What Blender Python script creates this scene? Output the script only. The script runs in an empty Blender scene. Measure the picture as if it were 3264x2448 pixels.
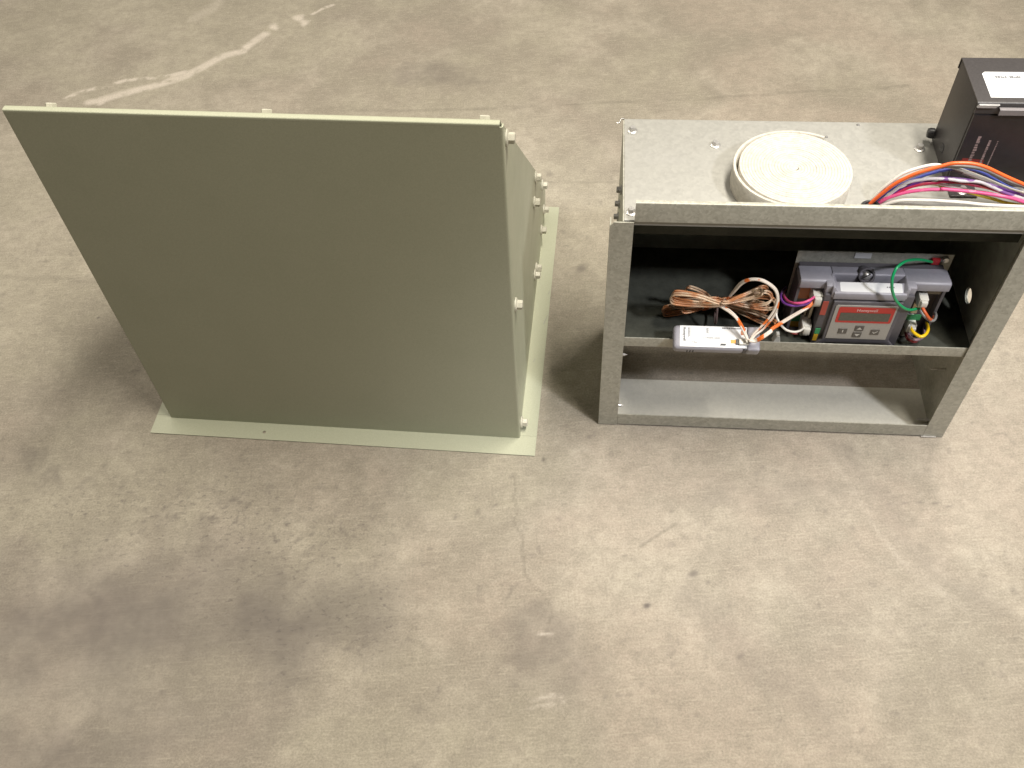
import bpy, bmesh, math, random
import numpy as np
from mathutils import Vector, Matrix, Quaternion

scene = bpy.context.scene
COL = scene.collection
PI = math.pi

# ------------------------------------------------------------------ camera
cam_d = bpy.data.cameras.new("camera")
cam_d.sensor_width = 36.0
cam_d.lens = 33.529
cam_d.clip_start = 0.02
cam_d.clip_end = 100
cam = bpy.data.objects.new("camera", cam_d)
COL.objects.link(cam)
M = Matrix(((0.99807284, 0.06205327, 0.0, 0.0),
            (-0.04912796, 0.79018044, -0.61090205, 0.0),
            (-0.03790847, 0.60972474, 0.79170619, 1.0),
            (0, 0, 0, 1)))
cam.matrix_world = M
scene.camera = cam

# ------------------------------------------------------------------ world and lamps
world = bpy.data.worlds.new("World")
scene.world = world
world.use_nodes = True
bg = world.node_tree.nodes["Background"]
bg.inputs[0].default_value = (1.0, 0.93, 0.82, 1)
bg.inputs[1].default_value = 0.004

def lamp(name, loc, target, sx, sy, power, color, spread=180):
    d = bpy.data.lights.new(name, 'AREA')
    d.shape = 'RECTANGLE'; d.size = sx; d.size_y = sy
    d.energy = power; d.color = color; d.spread = math.radians(spread)
    o = bpy.data.objects.new(name, d); COL.objects.link(o)
    o.location = loc
    o.rotation_euler = (Vector(target) - Vector(loc)).to_track_quat('-Z', 'Y').to_euler()
    return o

lamp("ceiling_lamp", (0.78, 0.64, 2.8), (0.45, 0.66, 0), 1.9, 0.24, 132, (1.0, 0.94, 0.82))
lamp("ceiling_lamp", (-1.5, 0.93, 3.2), (-0.7, 0.85, 0), 1.8, 0.3, 44, (1.0, 0.93, 0.80))
lamp("ceiling_lamp", (-1.1, 3.5, 3.3), (-0.1, 1.0, 0), 2.2, 0.4, 38, (1.0, 0.93, 0.80))
sd = bpy.data.lights.new("added_spot", 'SPOT')  # unseen lamp added front right, cone narrowed to keep light off the hood
sd.energy = 180; sd.color = (0.95, 0.96, 1.0); sd.spot_size = math.radians(21); sd.spot_blend = 0.8; sd.shadow_soft_size = 0.12
so = bpy.data.objects.new("added_spot", sd); COL.objects.link(so)
so.location = (1.40, -0.60, 2.2)
so.rotation_euler = (Vector((0.37, 0.68, 0.12)) - so.location).to_track_quat('-Z', 'Y').to_euler()

scene.view_settings.view_transform = 'Standard'
scene.view_settings.look = 'None'
scene.view_settings.exposure = 0.0
scene.view_settings.gamma = 1.0

# ------------------------------------------------------------------ frames of the two sheet metal boxes
FR = {'L': (-0.47144, 0.7279, -0.14617), 'R': (0.10701, 0.69928, -0.12339), 'W': (0, 0, 0)}
def frame(fr, p):
    x, y, a = FR[fr]
    c, s = math.cos(a), math.sin(a)
    return Vector((x + c*p[0] - s*p[1], y + s*p[0] + c*p[1], p[2]))

BASE = {}
def thing(name, label, cat, fr, base=(0, 0, 0), group=None):
    o = bpy.data.objects.new(name, None)
    o.empty_display_size = 0.03
    COL.objects.link(o)
    o.location = frame(fr, base)
    o.rotation_euler = (0, 0, FR[fr][2])
    o['label'] = label; o['category'] = cat
    if group: o['group'] = group
    BASE[o.name] = Vector(base)
    return o

def base_of(o):
    while o is not None:
        if o.name in BASE: return BASE[o.name]
        o = o.parent
    return Vector((0, 0, 0))

def part(name, bm, mat, parent, label=None, smooth=None, bevel=0.0, seg=2):
    """mesh in frame coordinates -> child object"""
    bmesh.ops.remove_doubles(bm, verts=bm.verts, dist=1e-6)
    bmesh.ops.recalc_face_normals(bm, faces=bm.faces)
    if bevel > 0:
        es = [e for e in bm.edges if len(e.link_faces) == 2 and e.calc_face_angle(0) > 0.5]
        bmesh.ops.bevel(bm, geom=es, offset=bevel, segments=seg, profile=0.5, affect='EDGES', clamp_overlap=True)
    off = base_of(parent)
    top = parent
    for v in bm.verts: v.co -= off
    me = bpy.data.meshes.new(name)
    if smooth is not None:
        for f in bm.faces: f.smooth = True
    bm.to_mesh(me); bm.free()
    if smooth is not None:
        try: me.set_sharp_from_angle(angle=math.radians(smooth))
        except Exception: pass
    me.materials.append(mat)
    o = bpy.data.objects.new(name, me); COL.objects.link(o)
    o.parent = parent
    if parent.name not in BASE:      # sub-part of a part that sits at identity
        pass
    if label: o['label'] = label
    return o

# ------------------------------------------------------------------ mesh helpers
def NB(): return bmesh.new()

def box(bm, x0, x1, y0, y1, z0, z1):
    v = [bm.verts.new(p) for p in ((x0,y0,z0),(x1,y0,z0),(x1,y1,z0),(x0,y1,z0),(x0,y0,z1),(x1,y0,z1),(x1,y1,z1),(x0,y1,z1))]
    for f in ((3,2,1,0),(4,5,6,7),(0,1,5,4),(1,2,6,5),(2,3,7,6),(3,0,4,7)):
        bm.faces.new([v[i] for i in f])
    return bm

def prism(bm, poly, axis, a0, a1):
    """poly: 2-D points in the two other axes (cyclic order x,y,z without axis)"""
    def P(p, a):
        if axis == 0: return (a, p[0], p[1])
        if axis == 1: return (p[0], a, p[1])
        return (p[0], p[1], a)
    A = [bm.verts.new(P(p, a0)) for p in poly]
    B = [bm.verts.new(P(p, a1)) for p in poly]
    n = len(poly)
    bm.faces.new(A); bm.faces.new(B[::-1])
    for i in range(n):
        bm.faces.new((A[i], B[i], B[(i+1) % n], A[(i+1) % n]))
    return bm

def round_path(pts, r, seg=4):
    out = [Vector(pts[0])]
    for i in range(1, len(pts)-1):
        p, a, b = Vector(pts[i]), Vector(pts[i-1]), Vector(pts[i+1])
        d1 = (a-p).normalized(); d2 = (b-p).normalized()
        rr = min(r, (a-p).length*0.45, (b-p).length*0.45)
        s, e = p + d1*rr, p + d2*rr
        for k in range(seg+1):
            t = k/seg
            out.append((1-t)**2*s + 2*t*(1-t)*p + t*t*e)
    out.append(Vector(pts[-1]))
    return out

def sheet(bm, pts, th, axis, a0, a1, r=0.003, seg=4):
    """bent sheet: an open path with thickness th to its left, extruded along axis"""
    path = round_path(pts, r, seg)
    n = len(path)
    nor = []
    for i in range(n):
        a = path[max(i-1, 0)]; b = path[min(i+1, n-1)]
        d = (b-a).normalized()
        nor.append(Vector((-d.y, d.x)))
    inner = [path[i] + nor[i]*th for i in range(n)]
    def P(p, a):
        if axis == 0: return (a, p[0], p[1])
        if axis == 1: return (p[0], a, p[1])
        return (p[0], p[1], a)
    rows = []
    for a in (a0, a1):
        rows.append(([bm.verts.new(P(p, a)) for p in path], [bm.verts.new(P(p, a)) for p in inner]))
    for i in range(n-1):
        (o0, i0), (o1, i1) = rows
        bm.faces.new((o0[i], o0[i+1], o1[i+1], o1[i]))
        bm.faces.new((i0[i], i1[i], i1[i+1], i0[i+1]))
        bm.faces.new((o0[i], i0[i], i0[i+1], o0[i+1]))
        bm.faces.new((o1[i], o1[i+1], i1[i+1], i1[i]))
    for k in (0, n-1):
        bm.faces.new((rows[0][0][k], rows[1][0][k], rows[1][1][k], rows[0][1][k]))
    return bm

def plate_hole(bm, axis, lo, hi, c, r, a0, a1, n=20):
    """rectangular plate (2-D lo..hi) with a round hole, between a0 and a1 on axis"""
    ang = [2*PI*i/n for i in range(n)]
    for cx, cy in ((lo[0],lo[1]),(hi[0],lo[1]),(hi[0],hi[1]),(lo[0],hi[1])):
        ang.append(math.atan2(cy-c[1], cx-c[0]) % (2*PI))
    ang = sorted(set(round(a, 6) for a in ang))
    def P(p, a):
        if axis == 0: return (a, p[0], p[1])
        if axis == 1: return (p[0], a, p[1])
        return (p[0], p[1], a)
    R = []
    for a in ang:
        dx, dy = math.cos(a), math.sin(a)
        t = 1e9
        if dx > 1e-9: t = min(t, (hi[0]-c[0])/dx)
        if dx < -1e-9: t = min(t, (lo[0]-c[0])/dx)
        if dy > 1e-9: t = min(t, (hi[1]-c[1])/dy)
        if dy < -1e-9: t = min(t, (lo[1]-c[1])/dy)
        i = (c[0]+r*dx, c[1]+r*dy); o = (c[0]+t*dx, c[1]+t*dy)
        R.append([bm.verts.new(P(i, a0)), bm.verts.new(P(o, a0)), bm.verts.new(P(i, a1)), bm.verts.new(P(o, a1))])
    m = len(R)
    for k in range(m):
        A, B = R[k], R[(k+1) % m]
        bm.faces.new((A[0], A[1], B[1], B[0])); bm.faces.new((A[2], B[2], B[3], A[3]))
        bm.faces.new((A[0], B[0], B[2], A[2])); bm.faces.new((A[1], A[3], B[3], B[1]))
    return bm

def catmull(pts, sub=6):
    P = [Vector(p) for p in pts]
    Q = [P[0]*2-P[1]] + P + [P[-1]*2-P[-2]]
    out = []
    for i in range(1, len(Q)-2):
        p0, p1, p2, p3 = Q[i-1], Q[i], Q[i+1], Q[i+2]
        for k in range(sub):
            t = k/sub
            out.append(0.5*((2*p1) + (p2-p0)*t + (2*p0-5*p1+4*p2-p3)*t*t + (3*p1-p0-3*p2+p3)*t**3))
    out.append(P[-1])
    return out

def tube(bm, pts, r, n=8, sub=6, closed=False):
    if closed:
        L = [Vector(p) for p in pts]
        path = catmull(L[-2:] + L + L[:3], sub)[2*sub:(2+len(L))*sub]
    else:
        path = catmull(pts, sub)
    rings = []
    d0 = (path[1]-path[0]).normalized()
    u = d0.orthogonal().normalized()
    m = len(path)
    for i, p in enumerate(path):
        a = path[i-1] if (i > 0 or closed) else path[0]
        b = path[(i+1) % m] if (i < m-1 or closed) else path[-1]
        d = (b-a).normalized()
        u = (u - d*u.dot(d)).normalized(); w = d.cross(u)
        rings.append([bm.verts.new(p + (u*math.cos(2*PI*k/n) + w*math.sin(2*PI*k/n))*r) for k in range(n)])
    for i in range(m if closed else m-1):
        A, B = rings[i], rings[(i+1) % m]
        for k in range(n):
            bm.faces.new((A[k], A[(k+1) % n], B[(k+1) % n], B[k]))
    if not closed:
        bm.faces.new(rings[0][::-1]); bm.faces.new(rings[-1])
    return bm

def lathe(bm, prof, origin, axis, n=16):
    """prof: (radius, height) list; axis: direction"""
    ax = Vector(axis).normalized(); u = ax.orthogonal().normalized(); w = ax.cross(u)
    o = Vector(origin)
    rings = []
    for r, h in prof:
        if r < 1e-7: rings.append([bm.verts.new(o + ax*h)])
        else: rings.append([bm.verts.new(o + ax*h + (u*math.cos(2*PI*k/n)+w*math.sin(2*PI*k/n))*r) for k in range(n)])
    for A, B in zip(rings, rings[1:]):
        for k in range(n):
            k2 = (k+1) % n
            if len(A) == 1 and len(B) == 1: continue
            if len(A) == 1: bm.faces.new((A[0], B[k], B[k2]))
            elif len(B) == 1: bm.faces.new((A[k], A[k2], B[0]))
            else: bm.faces.new((A[k], A[k2], B[k2], B[k]))
    return bm

# ------------------------------------------------------------------ materials
def nt(name):
    m = bpy.data.materials.new(name); m.use_nodes = True
    t = m.node_tree
    b = t.nodes["Principled BSDF"]
    return m, t, b

def node(t, kind, **kw):
    n = t.nodes.new(kind)
    for k, v in kw.items():
        if k.startswith('i_'):
            key = k[2:].replace('_', ' ')
            n.inputs[key].default_value = v
        else: setattr(n, k, v)
    return n

def mix_col(t, fac, a, b, mode='MIX'):
    n = t.nodes.new('ShaderNodeMix'); n.data_type = 'RGBA'; n.blend_type = mode
    for sock, v in ((n.inputs[0], fac), (n.inputs[6], a), (n.inputs[7], b)):
        if hasattr(v, 'links') or isinstance(v, bpy.types.NodeSocket): t.links.new(v, sock)
        elif isinstance(v, (int, float)): sock.default_value = v
        else: sock.default_value = (*v, 1) if len(v) == 3 else v
    return n.outputs[2]

def noise(t, scale, detail=4, rough=0.55, vec=None, mapping=None):
    n = node(t, 'ShaderNodeTexNoise'); n.inputs['Scale'].default_value = scale
    n.inputs['Detail'].default_value = detail; n.inputs['Roughness'].default_value = rough
    if vec is None:
        tc = node(t, 'ShaderNodeTexCoord'); vec = tc.outputs['Object']
    if mapping is not None:
        mp = node(t, 'ShaderNodeMapping')
        mp.inputs['Rotation'].default_value = mapping[0]; mp.inputs['Scale'].default_value = mapping[1]
        t.links.new(vec, mp.inputs['Vector']); vec = mp.outputs[0]
    t.links.new(vec, n.inputs['Vector'])
    return n.outputs['Fac']

def ramp(t, sock, lo, hi, a=0.0, b=1.0):
    n = node(t, 'ShaderNodeMapRange'); n.clamp = True
    n.inputs[1].default_value = lo; n.inputs[2].default_value = hi
    n.inputs[3].default_value = a; n.inputs[4].default_value = b
    t.links.new(sock, n.inputs[0])
    return n.outputs[0]

def math_(t, op, a, b=0.0):
    n = node(t, 'ShaderNodeMath', operation=op)
    for i, v in enumerate((a, b)):
        if isinstance(v, (int, float)): n.inputs[i].default_value = v
        else: t.links.new(v, n.inputs[i])
    return n.outputs[0]

def bump(t, b, h, strength, dist):
    n = node(t, 'ShaderNodeBump'); n.inputs['Strength'].default_value = strength
    n.inputs['Distance'].default_value = dist
    t.links.new(h, n.inputs['Height']); t.links.new(n.outputs[0], b.inputs['Normal'])

def plain(name, col, rough=0.5, metal=0.0, var=0.12, scale=60, bmp=0.0, bscale=900, spec=0.5):
    m, t, b = nt(name)
    f = noise(t, scale, 5, 0.65)
    f = ramp(t, f, 0.3, 0.7)
    lo = tuple(c*(1-var) for c in col); hi = tuple(min(1, c*(1+var)) for c in col)
    t.links.new(mix_col(t, f, lo, hi), b.inputs['Base Color'])
    b.inputs['Roughness'].default_value = rough; b.inputs['Metallic'].default_value = metal
    b.inputs['Specular IOR Level'].default_value = spec
    if bmp > 0: bump(t, b, noise(t, bscale, 3), bmp, 0.0004)
    return m

def make_paint():
    m, t, b = nt('cream_paint')
    f1 = noise(t, 900, 2, 0.6); f2 = noise(t, 14, 4, 0.6)
    c = mix_col(t, ramp(t, f1, 0.3, 0.7), (0.376, 0.383, 0.286), (0.430, 0.437, 0.332))
    c = mix_col(t, ramp(t, f2, 0.45, 0.8, 0, 0.18), c, (0.33, 0.34, 0.24))
    # faint scuffs
    s = noise(t, 40, 6, 0.7, mapping=((0.3, 0.2, 0.9), (1, 8, 1)))
    c = mix_col(t, ramp(t, s, 0.70, 0.76, 0, 0.35), c, (0.16, 0.15, 0.12))
    t.links.new(c, b.inputs['Base Color'])
    t.links.new(ramp(t, f2, 0.3, 0.7, 0.36, 0.5), b.inputs['Roughness'])
    b.inputs['Specular IOR Level'].default_value = 0.3
    bump(t, b, noise(t, 700, 3), 0.12, 0.0004)
    return m

def make_galv(name='galvanised_steel', gain=1.0):
    m, t, b = nt(name)
    tc = node(t, 'ShaderNodeTexCoord')
    v = node(t, 'ShaderNodeTexVoronoi'); v.inputs['Scale'].default_value = 330
    w = noise(t, 90, 3, 0.6, tc.outputs['Object'])
    vm = node(t, 'ShaderNodeVectorMath', operation='ADD')
    sc = node(t, 'ShaderNodeVectorMath', operation='SCALE')
    nn = node(t, 'ShaderNodeTexNoise'); nn.inputs['Scale'].default_value = 120
    t.links.new(tc.outputs['Object'], nn.inputs['Vector'])
    t.links.new(nn.outputs['Color'], sc.inputs[0]); sc.inputs[3].default_value = 0.01
    t.links.new(tc.outputs['Object'], vm.inputs[0]); t.links.new(sc.outputs[0], vm.inputs[1])
    t.links.new(vm.outputs[0], v.inputs['Vector'])
    sep = node(t, 'ShaderNodeSeparateColor'); t.links.new(v.outputs['Color'], sep.inputs[0])
    f = math_(t, 'ADD', math_(t, 'MULTIPLY', sep.outputs[0], 0.30), math_(t, 'MULTIPLY', noise(t, 120, 5, 0.75), 0.70))
    c = mix_col(t, ramp(t, f, 0.28, 0.72), (0.325, 0.315, 0.264), (0.480, 0.465, 0.398))
    d = noise(t, 9, 6, 0.7, mapping=((0, 0, 0.7), (1, 3, 1)))
    c = mix_col(t, ramp(t, d, 0.52, 0.75, 0, 0.3), c, (0.48, 0.465, 0.44))
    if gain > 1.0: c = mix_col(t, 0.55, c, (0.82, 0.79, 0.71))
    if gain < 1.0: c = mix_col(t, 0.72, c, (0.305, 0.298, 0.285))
    t.links.new(c, b.inputs['Base Color'])
    b.inputs['Metallic'].default_value = 0.2; b.inputs['Specular IOR Level'].default_value = 0.4
    t.links.new(ramp(t, f, 0.2, 0.8, 0.40, 0.58), b.inputs['Roughness'])
    bump(t, b, f, 0.06, 0.0005)
    return m

def make_cable(name, a, bcol, scale=70, thr=0.56, rough=0.4, wid=0.01):
    m, t, b = nt(name)
    f = noise(t, scale, 1, 0.4)
    t.links.new(mix_col(t, ramp(t, f, thr-wid, thr+wid), a, bcol), b.inputs['Base Color'])
    b.inputs['Roughness'].default_value = rough
    return m

PAINT = make_paint()
GALV = make_galv()
GALV_T = make_galv('overlit_galvanised_steel', 0.9)  # top panel copy: spangle flattened in colour, as if washed out by light
GALV_LIT = make_galv('lit_galvanised_steel', 1.5)  # paler copy of the steel, its colour making up light in the bay
SHADE_LINING = plain('shade_lining', (0.062, 0.064, 0.052), 0.8, 0, 0.25, 60, 0.3, 700, 0.15)  # dark colour stands in for shade on the shelf and inner lip
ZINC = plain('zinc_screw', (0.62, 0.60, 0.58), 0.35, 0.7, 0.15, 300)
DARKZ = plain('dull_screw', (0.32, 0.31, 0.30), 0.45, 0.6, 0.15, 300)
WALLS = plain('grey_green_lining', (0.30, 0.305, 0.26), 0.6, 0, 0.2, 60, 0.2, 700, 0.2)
PLASTIC = plain('slate_plastic', (0.095, 0.088, 0.098), 0.5, 0, 0.10, 200, 0.15)  # shaded copy of the slate plastic, mostly for upright faces
PLASTIC_LIT = plain('lit_slate_plastic', (0.315, 0.305, 0.345), 0.42, 0, 0.06, 200, 0.1)  # lit copy of the slate plastic, cold lamp light put into its colour
BLACKP = plain('black_plastic', (0.025, 0.024, 0.026), 0.45, 0, 0.2, 200)
BLACKM = plain('black_painted_steel', (0.052, 0.047, 0.047), 0.42, 0, 0.15, 400, 0.2)
BLACKC = plain('black_cover_print', (0.024, 0.019, 0.020), 0.4, 0, 0.2, 120)
LABEL = plain('white_label', (0.72, 0.72, 0.73), 0.45, 0, 0.02, 200)
INK = plain('label_ink', (0.06, 0.06, 0.065), 0.6)
GREYINK = plain('grey_ink', (0.17, 0.17, 0.18), 0.6)
PINKINK = plain('faded_pink_ink', (0.30, 0.22, 0.21), 0.6, 0, 0.35, 260)
REDINK = plain('red_ink', (0.22, 0.025, 0.02), 0.6, 0, 0.3, 260)
KEYPAD = plain('keypad_film', (0.36, 0.34, 0.31), 0.5, 0, 0.06, 500)
RED = plain('red_film', (0.50, 0.030, 0.022), 0.45, 0, 0.1, 500)
LCD = plain('lcd_glass', (0.085, 0.085, 0.065), 0.25, 0, 0.15, 400)
BUTTON = plain('button_print', (0.10, 0.09, 0.08), 0.5)
ARROW = plain('arrow_print', (0.55, 0.53, 0.49), 0.5)
NYLON = plain('white_nylon', (0.64, 0.62, 0.56), 0.4, 0, 0.05)
BLADE = plain('tinned_brass', (0.42, 0.36, 0.27), 0.4, 0.5, 0.3, 200)
TAG_O = plain('orange_tag', (0.40, 0.12, 0.03), 0.5)
TAG_R = plain('brick_tag', (0.38, 0.06, 0.04), 0.5)
TAG_G = plain('green_tag', (0.03, 0.24, 0.09), 0.5)
TAG_Y = plain('yellow_tag', (0.50, 0.30, 0.02), 0.5)
TAG_A = plain('amber_tag', (0.85, 0.36, 0.05), 0.5)
TAPE = plain('felt_tape', (0.50, 0.47, 0.41), 0.9, 0, 0.16, 180, 0.5, 1500, 0.1)
WC = {
 'white': plain('white_wire', (0.72, 0.69, 0.64), 0.35, 0, 0.04),
 'orange': plain('orange_wire', (0.78, 0.13, 0.03), 0.35, 0, 0.05),
 'grey': plain('grey_wire', (0.20, 0.20, 0.20), 0.35, 0, 0.1),
 'blue': plain('blue_wire', (0.07, 0.09, 0.36), 0.35, 0, 0.1),
 'yellow': make_cable('yellow_wire', (0.70, 0.52, 0.02), (0.45, 0.38, 0.03), 30, 0.6),
 'purple': make_cable('purple_wire', (0.17, 0.045, 0.29), (0.36, 0.20, 0.46), 45, 0.55),
 'red': make_cable('red_wire', (0.55, 0.03, 0.09), (0.6, 0.12, 0.10), 45, 0.55),
 'pink': make_cable('pink_wire', (0.75, 0.10, 0.27), (0.80, 0.24, 0.38), 40, 0.55),
 'brown': make_cable('brown_wire', (0.17, 0.12, 0.11), (0.42, 0.36, 0.33), 40, 0.58),
 'wp': make_cable('white_violet_wire', (0.72, 0.68, 0.70), (0.28, 0.12, 0.38), 55, 0.58),
 'wo': make_cable('white_orange_wire', (0.70, 0.62, 0.54), (0.72, 0.17, 0.03), 55, 0.60),
 'coil': make_cable('tan_orange_wire', (0.66, 0.49, 0.34), (0.58, 0.25, 0.11), 45, 0.52, 0.3, 0.08),
 'green': plain('green_wire', (0.01, 0.30, 0.11), 0.3, 0, 0.05),
 'lemon': plain('lemon_wire', (0.80, 0.52, 0.01), 0.3, 0, 0.05),
 'mauve': plain('mauve_wire', (0.30, 0.20, 0.24), 0.4, 0, 0.1),
 'darkred': plain('dark_red_wire', (0.25, 0.035, 0.035), 0.4, 0, 0.1),
 'rust': plain('rust_orange_wire', (0.58, 0.11, 0.03), 0.4, 0, 0.1),
}

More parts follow.
